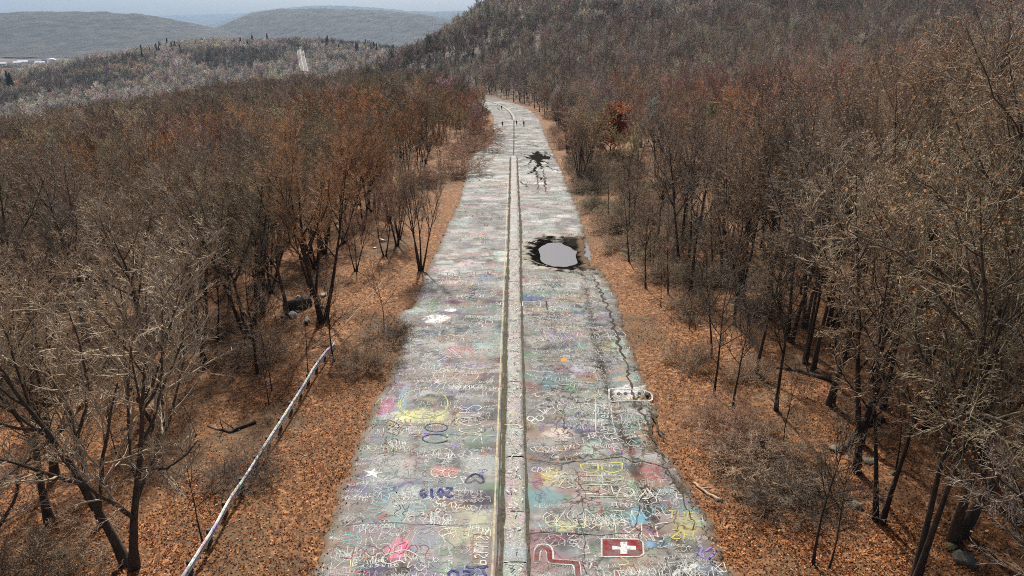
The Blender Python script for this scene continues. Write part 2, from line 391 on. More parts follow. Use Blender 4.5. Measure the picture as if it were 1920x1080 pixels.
wn_ = m.n('ShaderNodeTexNoise'); wn_.inputs['Scale'].default_value = 2.0; m.t.links.new(mp.outputs[0], wn_.inputs['Vector']); m.t.links.new(wn_.outputs[1], warp.inputs[1])
vo = m.n('ShaderNodeTexVoronoi', feature='DISTANCE_TO_EDGE'); vo.inputs['Scale'].default_value = 0.9; m.t.links.new(warp.outputs[0], vo.inputs['Vector'])
vo2 = m.n('ShaderNodeTexVoronoi', feature='DISTANCE_TO_EDGE'); vo2.inputs['Scale'].default_value = 0.22; m.t.links.new(warp.outputs[0], vo2.inputs['Vector'])
sx = m.n('ShaderNodeSeparateXYZ', i_0=p)
lane = m.math('MULTIPLY', m.math('SUBTRACT', sx.outputs[0], 0.6), 0.5, True)
near = m.math('MULTIPLY', m.math('SUBTRACT', 75.0, sx.outputs[1]), 1 / 30, True)
zone = m.math('MULTIPLY', m.math('MULTIPLY', lane, near), m.ramp(n0, (0.36, 0.15), (0.50, 1.0)))
ck = m.math('MULTIPLY', m.ramp(vo.outputs['Distance'], (0.0, 1.0), (0.06, 0.0)), zone)
ck2 = m.math('MULTIPLY', m.ramp(vo2.outputs['Distance'], (0.0, 1.0), (0.008, 0.0)), 0.7)
cr = m.math('MAXIMUM', ck, ck2)
col = m.mix(cr, col, (0.045, 0.04, 0.034))
m.base(m.mix(0.35, col, m.ramp(n3, (0.3, 0.25), (0.7, 0.75)), 'OVERLAY')).rough(m.ramp(n2, (0.3, 0.55), (0.7, 0.8)))
m.b.inputs['Specular IOR Level'].default_value = 0.0
hb = m.math('SUBTRACT', m.math('ADD', m.math('MULTIPLY', n2, 0.4), m.math('MULTIPLY', n3, 0.3)), cr)
m.bump(hb, 0.5, 0.03)
M_ROAD = m.mat
a_, b_ = RX.shape
I = np.arange(a_ * b_).reshape(a_, b_)
F = np.stack([I[:-1, :-1], I[:-1, 1:], I[1:, 1:], I[1:, :-1]], -1).reshape(-1, 4)
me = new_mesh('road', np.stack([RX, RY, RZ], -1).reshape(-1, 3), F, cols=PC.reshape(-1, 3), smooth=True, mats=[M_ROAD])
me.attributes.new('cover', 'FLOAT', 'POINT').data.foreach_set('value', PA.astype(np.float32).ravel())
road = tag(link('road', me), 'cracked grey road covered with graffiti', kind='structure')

# ribbons laid on the road
def ribbons(P, W, lift):
    """P (N,K,2) centre lines on the road, W (N,) or (N,K) widths, lift (N,) -> verts, quads"""
    N, K, _ = P.shape
    T = np.empty_like(P); T[:, 1:-1] = P[:, 2:] - P[:, :-2]; T[:, 0] = P[:, 1] - P[:, 0]; T[:, -1] = P[:, -1] - P[:, -2]
    T = T / np.maximum(np.linalg.norm(T, axis=-1, keepdims=True), 1e-6)
    W = np.asarray(W, float); W = np.repeat(W[:, None], K, 1) if W.ndim == 1 else W
    Nn = np.stack([-T[..., 1], T[..., 0]], -1) * W[..., None] / 2
    A, B = P + Nn, P - Nn
    Q = np.stack([A, B], 2).reshape(-1, 2)
    z = relief(Q[:, 0], Q[:, 1]) + np.repeat(np.asarray(lift), K * 2)
    V = np.concatenate([Q, z[:, None]], 1)
    b = (np.arange(N) * K * 2)[:, None] + np.arange(K - 1)[None] * 2
    F = np.stack([b, b + 1, b + 3, b + 2], -1).reshape(-1, 4)
    return V, F
def resample(pl, K):
    pl = np.asarray(pl, float)
    d = np.concatenate([[0], np.cumsum(np.linalg.norm(np.diff(pl, axis=0), axis=1))])
    s = np.linspace(0, d[-1], K)
    return np.stack([np.interp(s, d, pl[:, 0]), np.interp(s, d, pl[:, 1])], -1)
def smooth_line(pl, n=8):
    """Catmull-Rom through the points"""
    p = np.asarray(pl, float); q = np.vstack([2 * p[0] - p[1], p, 2 * p[-1] - p[-2]])
    t = np.linspace(0, 1, n, endpoint=False)[:, None]; out = []
    for i in range(1, len(q) - 2):
        a, b, c, d = q[i - 1], q[i], q[i + 1], q[i + 2]
        out.append(0.5 * (2 * b + (c - a) * t + (2 * a - 5 * b + 4 * c - d) * t ** 2 + (3 * b - a - 3 * c + d) * t ** 3))
    return np.vstack(out + [p[-1:]])

# soil in the two grooves, the old yellow line, the raised middle strip
m = NT('groove_soil')
p = m.pos(); n = m.noise(5, p, 5, 0.8); n_ = m.noise(0.5, p, 3)
m.base(m.mix(m.ramp(n_, (0.45, 0.0), (0.6, 0.6)), m.ramp(n, (0.3, (0.022, 0.020, 0.016)), (0.65, (0.115, 0.103, 0.082))), (0.075, 0.078, 0.050))).rough(0.95); m.bump(n, 0.8, 0.05)
m.b.inputs['Specular IOR Level'].default_value = 0.05
M_SOIL = m.mat
def strip(name, pts_xy, widths, mat, lift, K=None, wob=0.0, parent=road):
    P = np.asarray(pts_xy, float)
    yy = np.arange(P[0, 1], P[-1, 1], 0.35) if K is None else np.linspace(P[0, 1], P[-1, 1], K)
    xx = np.interp(yy, P[:, 1], P[:, 0]); ww = np.interp(yy, P[:, 1], widths)
    ww = ww * (1 + wob * vnoise(yy * 1.7, yy * 0 + P[0, 0])) * (1 + wob * 0.6 * vnoise(yy * 5.1, yy * 0))
    V, F = ribbons(np.stack([xx + wob * 0.06 * vnoise(yy * 0.8, yy * 0 + 2), yy], -1)[None], ww[None], [lift])
    return link(name, new_mesh(name, V, F, mats=[mat]), parent)
strip('groove', [(-0.50, 14), (-0.52, 60), (-0.52, 100), (-0.55, 143)], [0.20, 0.24, 0.30, 0.35], M_SOIL, 0.012, wob=0.5)
strip('groove', [(0.62, 14), (0.70, 45), (0.78, 65), (0.95, 82), (0.86, 100), (0.85, 143)], [0.16, 0.16, 0.26, 0.36, 0.30, 0.26], M_SOIL, 0.012, wob=0.5)
strip('groove', [(0.1, 146), (0.25, 185), (0.3, 240)], [0.25, 0.3, 0.35], M_SOIL, 0.012, wob=0.7)
m = NT('faded_yellow_line')
n = m.noise(4, m.pos(), 5, 0.8)
m.base(m.ramp(n, (0.40, (0.22, 0.205, 0.165)), (0.6, (0.42, 0.37, 0.22)))).rough(0.8)
M_YEL = m.mat
strip('lane_line', [(-0.86, 14), (-0.86, 120)], [0.10, 0.10], M_YEL, 0.009, wob=0.25)
strip('lane_line', [(-0.68, 14), (-0.68, 60)], [0.09, 0.08], M_SOIL, 0.008, wob=0.5)

m = NT('middle_strip_concrete')
p = m.pos(); n = m.noise(6, p, 5, 0.75); oi = m.n('ShaderNodeObjectInfo')
vv = m.n('ShaderNodeTexVoronoi'); vv.inputs['Scale'].default_value = 1.1; m.t.links.new(m.pos((1.2, 0.8, 0)), vv.inputs['Vector'])
hue = m.n('ShaderNodeHueSaturation', i_Color=vv.outputs['Color']); hue.inputs['Saturation'].default_value = 0.42; hue.inputs['Value'].default_value = 0.38
c = m.mix(m.ramp(m.noise(0.8, p, 3), (0.42, 0.0), (0.6, 0.5)), m.ramp(n, (0.3, (0.10, 0.098, 0.093)), (0.65, (0.27, 0.264, 0.25))), hue.outputs[0])
c = m.mix(m.ramp(m.noise(14, m.pos((1, 1, 1)), 2), (0.56, 0.0), (0.60, 0.7)), c, (0.5, 0.5, 0.48))
m.base(c).rough(0.75); m.bump(n, 0.5, 0.03)
M_MID = m.mat
g = np.random.default_rng(5)
y = 12.0
while y < 144:
    ln = g.uniform(3.2, 6.5); y1 = min(y + ln, 145.5)
    yy = np.linspace(y + 0.03, y1 - 0.03, 14)
    xl = -0.40 + 0.06 * vnoise(yy * 1.6, yy * 0 + 7); xr = np.interp(yy, [12, 45, 75, 145], [0.52, 0.60, 0.66, 0.70]) + 0.06 * vnoise(yy * 1.9, yy * 0 + 4)
    s = np.array([0, 0.05, 0.18, 0.5, 0.82, 0.95, 1.0]); hz = np.array([-0.05, 0.035, 0.065, 0.08, 0.065, 0.035, -0.05])
    Xs = xl[:, None] * (1 - s) + xr[:, None] * s; Ys = np.repeat(yy[:, None], 7, 1); Zs = road_z(Ys) + hz[None] + 0.035 * vnoise(Ys / 2, Xs, 3) + g.uniform(-0.015, 0.015)
    Zs[[0, -1]] -= 0.03
    I = np.arange(14 * 7).reshape(14, 7)
    F = np.stack([I[:-1, :-1], I[:-1, 1:], I[1:, 1:], I[1:, :-1]], -1).reshape(-1, 4)
    link('median_slab', new_mesh('median_slab', np.stack([Xs, Ys, Zs], -1).reshape(-1, 3), F, smooth=True, mats=[M_MID]), road)
    y = y1
yy = np.linspace(232, 400, 60)
V, F = ribbons(np.stack([centre(yy) + 0.4, yy], -1)[None], np.full(1, 0.55), [0.03])
link('median_slab', new_mesh('median_slab', V, F, mats=[M_MID]), road)
V, F = ribbons(np.stack([centre(yy) - 0.3, yy], -1)[None], np.full(1, 0.35), [0.02])
link('groove', new_mesh('groove', V, F, mats=[M_SOIL]), road)

# the burnt fissure and other open cracks
m = NT('open_crack')
n = m.noise(6, m.pos(), 4, 0.7)
m.base(m.ramp(n, (0.3, (0.005, 0.005, 0.005)), (0.75, (0.028, 0.025, 0.021)))).rough(0.9)
m.rough(1.0); m.b.inputs['Specular IOR Level'].default_value = 0.0
M_CRACK = m.mat
def crack_px(pl, widths, jag=0.12, lift=0.014, K=None):
    W = np.array([at(x, y)[:2] for x, y in pl])
    L = np.linalg.norm(np.diff(W, axis=0), axis=1).sum(); K = K or max(8, int(L / 0.22))
    q = resample(W, K); s = np.linspace(0, 1, K)
    q = q + jag * np.stack([vnoise(s * K * 0.6, s * 0 + pl[0][0]), vnoise(s * K * 0.6, s * 0 + pl[0][1])], -1)
    w = np.interp(s, np.linspace(0, 1, len(widths)), widths) * (1 + 0.5 * vnoise(s * K * 0.7, s * 0 + 5))
    return ribbons(q[None], w[None], [lift])
acc = Acc_ = None
def joined(name, lst, mat, parent=road, kind=None):
    V, F, n = [], [], 0
    for v, f in lst: V.append(v); F.append(f + n); n += len(v)
    o = link(name, new_mesh(name, np.concatenate(V), np.concatenate(F), mats=[mat]), parent)
    if kind: o['kind'] = kind
    return o
fis = [([(1006, 300), (1012, 293), (1014, 288)], [0.6, 2.6, 0.4]), ([(1011, 303), (1010, 296), (1008, 283)], [1.2, 2.4, 0.35]), ([(1010, 296), (994, 291.5), (979, 288), (972, 287)], [1.6, 1.0, 0.5, 0.05]), ([(1010, 297), (1025, 298), (1033, 293)], [1.8, 0.8, 0.05]), ([(1018, 297), (1023, 288), (1024, 284)], [0.7, 0.5, 0.2]), ([(1009, 296), (1010, 309), (1018, 316), (1010, 318)], [2.0, 1.6, 0.7, 0.2]), ([(1010, 309), (1002, 319), (993, 325)], [1.2, 0.8, 0.5]), ([(1003, 320), (1014, 337)], [0.3, 0.5]), ([(1005, 304), (990, 304.5)], [0.4, 0.1]), ([(983, 294), (998, 298), (1016, 293), (1030, 299)], [0.4, 2.6, 3.2, 0.3]), ([(1000, 291), (1010, 300), (1020, 296)], [1.2, 3.4, 0.6]), ([(998, 286), (1006, 291), (1018, 290)], [0.3, 1.5, 0.5]), ([(1004, 306), (1012, 302), (1022, 305), (1034, 309)], [0.6, 2.2, 0.7, 0.1]), ([(1000, 299), (992, 309), (984, 312)], [0.7, 0.4, 0.05]), ([(1022, 312), (1040, 318), (1050, 325)], [0.5, 0.25, 0.05]), ([(990, 271), (1004, 273), (1010, 275)], [0.5, 0.8, 0.1]), ([(1028, 290), (1040, 297)], [0.4, 0.1])]
for i, (pl, w) in enumerate(fis): link('fissure', new_mesh('fissure', *crack_px(pl, np.array(w) * 0.72, 0.45, 0.012 + 0.0008 * i), mats=[M_CRACK]), road)
cr = [([(1007, 325), (1008, 345), (1010, 362)], [0.30, 0.25, 0.05], 0.3), ([(1018, 318), (1021, 335), (1025, 365)], [0.25, 0.5, 0.1], 0.3), ([(1190, 760), (1178, 700), (1160, 640), (1143, 585), (1122, 540), (1112, 515)], [0.30, 0.22, 0.35, 0.2, 0.3, 0.1], 0.2), ([(1262, 905), (1240, 860), (1215, 800), (1195, 745)], [0.14, 0.22, 0.3, 0.2], 0.25), ([(1300, 990), (1275, 930), (1250, 880), (1200, 862), (1180, 850)], [0.08, 0.14, 0.16, 0.10, 0.05], 0.2), ([(1215, 770), (1232, 800), (1250, 830)], [0.2, 0.3, 0.15], 0.2), ([(986, 1000), (1050, 996), (1130, 1004), (1190, 1000)], [0.03, 0.05, 0.05, 0.02], 0.1), ([(1080, 880), (1094, 930), (1086, 980), (1100, 1075)], [0.03, 0.05, 0.04, 0.05], 0.15), ([(1200, 930), (1190, 980), (1206, 1020)], [0.04, 0.08, 0.04], 0.15), ([(1030, 720), (1060, 760), (1040, 810)], [0.02, 0.04, 0.02], 0.15), ([(1024, 565), (1026, 582)], [0.18, 0.22], 0.02), ([(620, 985), (720, 978), (830, 984), (920, 980)], [0.02, 0.03, 0.03, 0.02], 0.06), ([(690, 820), (800, 812), (930, 818)], [0.02, 0.03, 0.02], 0.06), ([(985, 860), (1060, 868), (1170, 858), (1220, 870)], [0.02, 0.04, 0.05, 0.06], 0.12), ([(1000, 447), (1040, 446.5), (1090, 448)], [0.1, 0.3, 0.2], 0.1), ([(970, 214), (985, 213)], [0.8, 0.5], 0.2), ([(960, 258), (980, 257)], [0.5, 0.8], 0.2), ([(1010, 209), (975, 216)], [0.6, 0.2], 0.2), ([(975, 340), (985, 347), (990, 352)], [0.5, 0.3, 0.1], 0.3)]
m = NT('soil_filled_crack')
n = m.noise(7, m.pos(), 4, 0.7)
m.base(m.ramp(n, (0.35, (0.020, 0.018, 0.015)), (0.65, (0.10, 0.088, 0.070)))).rough(1.0); m.b.inputs['Specular IOR Level'].default_value = 0.0
M_CRACK2 = m.mat
for i, (pl, w, j) in enumerate(cr): link('crack', new_mesh('crack', *crack_px(pl, np.array(w) * (0.6 if i < 6 else 0.8), j, 0.012 + 0.0008 * i), mats=[M_CRACK2]), road)

# standing water in the hollow
m = NT('still_water')
n = m.noise(0.8, m.pos(), 3)
m.base((0.012, 0.012, 0.011)).rough(0.02)
m.b.inputs['Specular IOR Level'].default_value = 0.9; m.b.inputs['IOR'].default_value = 1.9
m.bump(n, 0.03, 0.05)
M_WATER = m.mat
t = np.linspace(0, 2 * np.pi, 48, endpoint=False)
V = np.stack([5.3 + 4.2 * np.cos(t), 70.6 + 6.6 * np.sin(t), np.full(48, WATER_Z)], -1)
me = bpy.data.meshes.new('puddle'); me.from_pydata(V.tolist(), [], [list(range(48))]); me.materials.append(M_WATER)
tag(link('puddle', me), 'dark puddle in the right lane reflecting the white sky', kind='structure')['kind'] = 'structure'
# ------------------------------------------------------------------ tree materials
def bark(name, dark, light, stretch=(9, 9, 2.2), objtint=False):
    m = NT(name)
    v = m.objco(stretch)
    n = m.noise(1.0, v, 5, 0.7)
    c = m.ramp(n, (0.3, dark), (0.7, light))
    oi = m.n('ShaderNodeObjectInfo')
    c = m.mix(1.0, c, m.ramp(oi.outputs['Random'], (0.0, 0.72), (1.0, 1.25)), 'MULTIPLY')
    m.base(c).rough(0.85); m.bump(n, 0.5, 0.03)
    return m.mat
M_BARK = bark('bark_grey_brown', (0.040, 0.031, 0.024), (0.150, 0.118, 0.090))
M_BARK_DARK = bark('bark_dark', (0.022, 0.017, 0.013), (0.085, 0.066, 0.050))
m = NT('bark_birch')
n = m.noise(1.0, m.objco((5, 5, 14)), 4, 0.7)
m.base(m.ramp(n, (0.30, (0.10, 0.08, 0.065)), (0.42, (0.50, 0.46, 0.41)), (0.75, (0.66, 0.62, 0.56)))).rough(0.7)
M_BIRCH = m.mat

def twig(name, instancer):
    m = NT(name)
    if instancer:
        a = m.n('ShaderNodeAttribute', attribute_type='INSTANCER', attribute_name='tint'); col = a.outputs['Color']
    else:
        a = m.n('ShaderNodeObjectInfo'); col = a.outputs['Color']
    n = m.noise(0.9, m.objco(), 3)
    m.base(m.mix(1.0, col, m.ramp(n, (0.3, 0.55), (0.7, 1.4)), 'MULTIPLY')).rough(0.8)
    return m.mat
M_TWIG = twig('twigs', False)
M_TWIG_FAR = twig('twigs_massed', True)
m = NT('dead_leaves')
oi = m.n('ShaderNodeAttribute', attribute_name='paint')
m.base(oi.outputs['Color']).rough(0.7)
tr = m.n('ShaderNodeBsdfTranslucent', i_Color=oi.outputs['Color']); mx = m.n('ShaderNodeMixShader', i_0=0.35)
m.t.links.new(m.b.outputs[0], mx.inputs[1]); m.t.links.new(tr.outputs[0], mx.inputs[2]); m.t.links.new(mx.outputs[0], m.t.nodes['Material Output'].inputs['Surface'])
M_LEAF = m.mat

# ------------------------------------------------------------------ tree skeletons
def tubes(P, R, k):
    """P (N,S,3) centre lines, R (N,S) radii -> verts, quads"""
    N, S, _ = P.shape
    T = np.empty_like(P); T[:, 1:-1] = P[:, 2:] - P[:, :-2]; T[:, 0] = P[:, 1] - P[:, 0]; T[:, -1] = P[:, -1] - P[:, -2]
    T = norm(T)
    ref = norm(np.cross(norm(P[:, -1] - P[:, 0]), np.array([0.36, 0.48, 0.2]) + 0.01 * np.arange(3)))[:, None, :]
    U = norm(ref - T * np.sum(ref * T, -1, keepdims=True)); W = np.cross(T, U)
    a = np.arange(k) * 2 * np.pi / k
    V = P[:, :, None] + R[:, :, None, None] * (U[:, :, None] * np.cos(a)[None, None, :, None] + W[:, :, None] * np.sin(a)[None, None, :, None])
    base = (np.arange(N) * S * k)[:, None, None] + (np.arange(S - 1) * k)[None, :, None]
    j = np.arange(k)[None, None]; j2 = (np.arange(k) + 1)[None, None] % k
    F = np.stack([base + j, base + j2, base + k + j2, base + k + j], -1).reshape(-1, 4)
    return V.reshape(-1, 3), F

def grow(g, p0, d0, L, nseg, wob, up):
    pts = [p0]; d = d0
    for i in range(nseg):
        d = norm(d + wob * g.standard_normal(d.shape) + np.array([0, 0, up]))
        pts.append(pts[-1] + d * (L / nseg)[:, None])
    return np.stack(pts, 1)

def sprout(g, P, R, L, mcount, t0, t1, ang, spread, shrink):
    """children of every branch: start, direction, length, radius"""
    N, S, _ = P.shape
    t = t0 + (t1 - t0) * (np.arange(mcount)[None] + g.random((N, mcount))) / mcount
    f = t * (S - 1); i = np.minimum(f.astype(int), S - 2); w = (f - i)[..., None]
    r = np.arange(N)[:, None]
    p = P[r, i] * (1 - w) + P[r, i + 1] * w
    T = norm(P[r, i + 1] - P[r, i])
    az = (np.arange(mcount)[None] * 2.4 + g.random((N, 1)) * 6.28 + 0.5 * g.standard_normal((N, mcount)))
    ref = norm(np.cross(T, np.array([0.31, 0.9, 0.13]))); w2 = np.cross(T, ref)
    side = ref * np.cos(az)[..., None] + w2 * np.sin(az)[..., None]
    an = np.radians(ang + spread * g.standard_normal((N, mcount)))[..., None]
    d = norm(T * np.cos(an) + side * np.sin(an))
    rad = (R[r, i] * (1 - w[..., 0]) + R[r, i + 1] * w[..., 0])
    ln = L[:, None] * (1 - shrink * (t - t0) / max(t1 - t0, 1e-6)) * (0.75 + 0.5 * g.random((N, mcount)))
    return p.reshape(-1, 3), d.reshape(-1, 3), ln.ravel(), rad.ravel()

class Acc:
    def __init__(s): s.V, s.F, s.n = [], [], 0
    def add(s, vf):
        s.V.append(vf[0]); s.F.append(vf[1] + s.n); s.n += len(vf[0])
    def mesh(s, name, mat, smooth=True): return new_mesh(name, np.concatenate(s.V), np.concatenate(s.F), smooth=smooth, mats=[mat])

def tree_meshes(name, seed, h=15.0, stems=1, r0=0.2, lean=0.05, counts=(12, 9, 8, 4), ang=(48, 42, 40, 38), lens=(0.42, 0.45, 0.45, 0.5),
                first=0.28, up=(0.02, 0.10, 0.10, 0.08, 0.03), wob=(0.05, 0.13, 0.17, 0.2, 0.2), sides=(8, 5, 4, 3, 3), segs=(9, 6, 4, 3, 2),
                tip=0.0075, bark_mat=None, twig_mat=None, leaves=0, leafcol=None, trunk_levels=2, stem_fan=14, shrink=0.55, leaf_size=0.16):
    """-> (trunk mesh with the main limbs, crown mesh with boughs and twigs, leaf mesh or None); local origin at the foot"""
    g = np.random.default_rng(seed)
    trunk, crown = Acc(), Acc()
    az = g.random() * 6.28 + np.arange(stems) * 6.28 / stems
    fan = math.radians(stem_fan) if stems > 1 else lean
    d0 = np.stack([np.cos(az) * math.sin(fan), np.sin(az) * math.sin(fan), np.full(stems, math.cos(fan))], -1)
    p0 = np.stack([np.cos(az), np.sin(az), 0 * az], -1) * (r0 * 0.9 if stems > 1 else 0) + np.array([0, 0, -0.35])
    L = np.full(stems, h * 0.86) * (1 - 0.12 * g.random(stems))
    P = grow(g, p0, d0, L, segs[0], wob[0], up[0])
    s = np.linspace(0, 1, segs[0] + 1)
    R = np.repeat((r0 * (1 - 0.94 * s ** 0.85) * (1 + 0.5 * np.exp(-s * 16)))[None], stems, 0)
    trunk.add(tubes(P, R, sides[0]))
    tips = []
    for lv, cnt in enumerate(counts):
        t0 = first if lv == 0 else 0.18
        p, d, ln, rad = sprout(g, P, R, L * lens[lv] / (0.86 if lv == 0 else 1), cnt, t0, 1.0, ang[lv], 9, shrink if lv == 0 else 0.5)
        P = grow(g, p, d, ln, segs[lv + 1], wob[lv + 1], up[lv + 1])
        L = ln
        s = np.linspace(0, 1, segs[lv + 1] + 1)
        rb = np.minimum(rad * 0.72, np.maximum(ln * 0.022, tip * 1.3))
        rb = np.maximum(rb, tip)
        R = rb[:, None] * (1 - 0.75 * s)[None] + tip * 0.35
        (trunk if lv + 1 < trunk_levels else crown).add(tubes(P, R, sides[lv + 1]))
        tips = P
    lm = None
    if leaves:
        q = tips.reshape(-1, 3)
        c = q[g.integers(0, len(q), leaves // 4)]
        c = np.repeat(c, 4, 0) + 0.22 * g.standard_normal((len(c) * 4, 3))
        lm = leaf_quads(g, c, leaf_size, leafcol)
    return trunk.mesh(name + '_trunk', bark_mat or M_BARK), crown.mesh(name + '_crown', twig_mat or M_TWIG), lm

LEAF_TONES = np.array([srgb(182, 106, 50), srgb(158, 84, 37), srgb(202, 136, 76), srgb(120, 62, 29), srgb(208, 160, 112), srgb(84, 46, 28), srgb(58, 35, 24), srgb(96, 60, 38)])
def leaf_quads(g, c, size, tones=None, flat=0.0):
    tones = LEAF_TONES if tones is None else tones
    n = len(c)
    a = norm(g.standard_normal((n, 3)) * np.array([1, 1, 1 - flat])); b = norm(np.cross(a, norm(g.standard_normal((n, 3)) * np.array([1 - flat, 1 - flat, 1]) + np.array([0, 0, 1e-3 + flat]))))
    sz = size * (0.6 + 0.8 * g.random((n, 1)))
    a = a * sz * 0.5; b = b * sz * 0.36
    V = np.stack([c - a, c + b, c + a, c - b], 1).reshape(-1, 3)
    F = np.arange(4 * n).reshape(n, 4)
    col = tones[g.integers(0, len(tones), n)] * (0.7 + 0.6 * g.random((n, 1)))
    return new_mesh('dead_leaves', V, F, cols=np.repeat(col, 4, 0), mats=[M_LEAF])

OAKLEAF = np.array([srgb(168, 122, 84), srgb(140, 96, 62), srgb(190, 152, 116), srgb(122, 78, 48)])
PROTO = {}
PROTO['maple'] = [tree_meshes('maple%d' % i, 20 + i, h=15, stems=(1, 2, 1)[i], r0=(0.22, 0.19, 0.2)[i], counts=(13, 9, 8, 4), first=0.22, ang=(42, 38, 36, 34), lens=(0.5, 0.44, 0.46, 0.55), up=(0.02, 0.13, 0.12, 0.1, 0.05), tip=0.0078) for i in range(3)]
PROTO['vase'] = [tree_meshes('vase%d' % i, 40 + i, h=15, stems=(3, 4, 2)[i], r0=0.155, counts=(9, 8, 7, 4), first=0.35, ang=(32, 34, 36, 34), lens=(0.36, 0.46, 0.48, 0.55), up=(0.03, 0.15, 0.12, 0.1, 0.05), tip=0.0075, bark_mat=M_BARK_DARK, stem_fan=(12, 15, 10)[i]) for i in range(3)]
PROTO['oak'] = [tree_meshes('oak%d' % i, 60 + i, h=20, stems=(1, 2, 1)[i], r0=(0.27, 0.23, 0.25)[i], counts=(15, 8, 8, 4), first=0.32, ang=(50, 42, 40, 38), lens=(0.34, 0.5, 0.46, 0.5), up=(0.02, 0.06, 0.07, 0.05, 0.02), wob=(0.06, 0.16, 0.2, 0.22, 0.22), tip=0.0078, leaves=(0, 2600, 1500)[i], shrink=0.4, leaf_size=0.10, leafcol=OAKLEAF) for i in range(3)]
PROTO['slender'] = [tree_meshes('slender%d' % i, 80 + i, h=13, r0=0.10, lean=0.06, counts=(14, 7, 6, 3), first=0.35, ang=(44, 40, 38, 36), lens=(0.26, 0.45, 0.5, 0.55), tip=0.007, bark_mat=M_BARK_DARK) for i in range(3)]
PROTO['pole'] = [tree_meshes('pole%d' % i, 90 + i, h=18, stems=(1, 1, 2)[i], r0=(0.17, 0.14, 0.13)[i], lean=0.04, counts=(16, 7, 7, 4), first=0.34, ang=(38, 38, 38, 36), lens=(0.26, 0.48, 0.48, 0.5), up=(0.02, 0.12, 0.10, 0.08, 0.04), wob=(0.045, 0.15, 0.2, 0.22, 0.22), tip=0.0075, bark_mat=M_BARK_DARK, stem_fan=6, leaves=(0, 0, 900)[i], leaf_size=0.10, leafcol=OAKLEAF) for i in range(3)]
PROTO['birch'] = [tree_meshes('birch%d' % i, 100 + i, h=14, stems=(1, 2, 1)[i], r0=0.095, lean=0.08, counts=(15, 7, 7, 3), first=0.4, ang=(36, 34, 32, 30), lens=(0.26, 0.46, 0.5, 0.55), up=(0.01, 0.10, 0.08, 0.04, 0.0), tip=0.008, bark_mat=M_BIRCH, stem_fan=7) for i in range(3)]
PROTO['sapling'] = [tree_meshes('sapling%d' % i, 120 + i, h=7, r0=0.042, lean=0.08, counts=(10, 6, 5), first=0.3, ang=(46, 42, 40), lens=(0.34, 0.5, 0.5), tip=0.007, segs=(7, 4, 3, 1), bark_mat=M_BARK_DARK) for i in range(3)]
PROTO['thicket'] = [tree_meshes('thicket%d' % i, 140 + i, h=2.6, stems=16, r0=0.016, counts=(7, 7, 5), first=0.15, ang=(42, 46, 50), lens=(0.55, 0.5, 0.5), up=(-0.03, 0.02, 0.0, 0.0), wob=(0.16, 0.25, 0.3, 0.3), sides=(4, 3, 3, 3), segs=(6, 4, 2, 1), tip=0.006, stem_fan=36, trunk_levels=1, bark_mat=M_BARK_DARK) for i in range(3)]
PROTO['copper'] = [tree_meshes('copper', 160, h=8, r0=0.12, counts=(16, 8, 7, 3), first=0.12, ang=(58, 46, 44, 42), lens=(0.46, 0.5, 0.46, 0.5), tip=0.0075, leaves=5200, leafcol=np.array([srgb(172, 112, 76), srgb(152, 94, 64), srgb(190, 134, 98), srgb(126, 76, 54)]), leaf_size=0.26)]
TINT = {k: tuple(1.22 * c for c in v) for k, v in dict(grey=(0.205, 0.170, 0.138), brown=(0.240, 0.175, 0.120), red=(0.260, 0.158, 0.108), orange=(0.330, 0.185, 0.098), pale=(0.350, 0.285, 0.205), dark=(0.105, 0.083, 0.066), olive=(0.210, 0.178, 0.118)).items()}

def tree(name, kind, var, loc, h, rz, tint, label, cat, group=None, ph=None, lean=None, wide=1.0):
    """an Empty at the foot with trunk, crown and, where it kept them, leaves"""
    ph = ph or {'maple': 15, 'vase': 15, 'oak': 20, 'slender': 13, 'birch': 14, 'pole': 18, 'sapling': 7, 'thicket': 2.6, 'copper': 8}[kind]
    t, c, l = PROTO[kind][var % len(PROTO[kind])]
    o = bpy.data.objects.new(name, None); COL.objects.link(o)
    o.empty_display_size = 0.3
    o.location = loc; o.rotation_euler = (lean[0] if lean else 0, lean[1] if lean else 0, rz)
    s = h / ph; o.scale = (s * wide, s * wide, s)
    tag(o, label, cat, group)
    tn = 'stems' if kind == 'thicket' else 'trunk'
    for nm, me in ((tn, t), ('twigs' if kind == 'thicket' else 'crown', c), ('dead_leaves', l)):
        if me is None: continue
        q = link(nm, me, o)
        q.color = (*tint, 1)
        if nm == 'dead_leaves': q['kind'] = 'stuff'
    return o
# ------------------------------------------------------------------ trees that stand out in the photograph
R = random.Random(5)
def tint(name, v=0.18):
    k = 1 + R.uniform(-v, v)
    return tuple(c * k for c in TINT[name])
taken = []
def hero(name, kind, var, px, py, top, tn, label, rz=None, lean=None, wide=1.0, cat='tree', group=None):
    p = at_ground(px, py)
    taken.append((p[0], p[1], 2.2 if kind in ('sapling', 'thicket', 'birch') else 3.2))
    return tree(name, kind, var, tuple(p), max(2.0, top_height(p, top)), R.uniform(0, 6.28) if rz is None else rz, tint(tn, 0.06), label, cat, group, lean=lean, wide=wide)
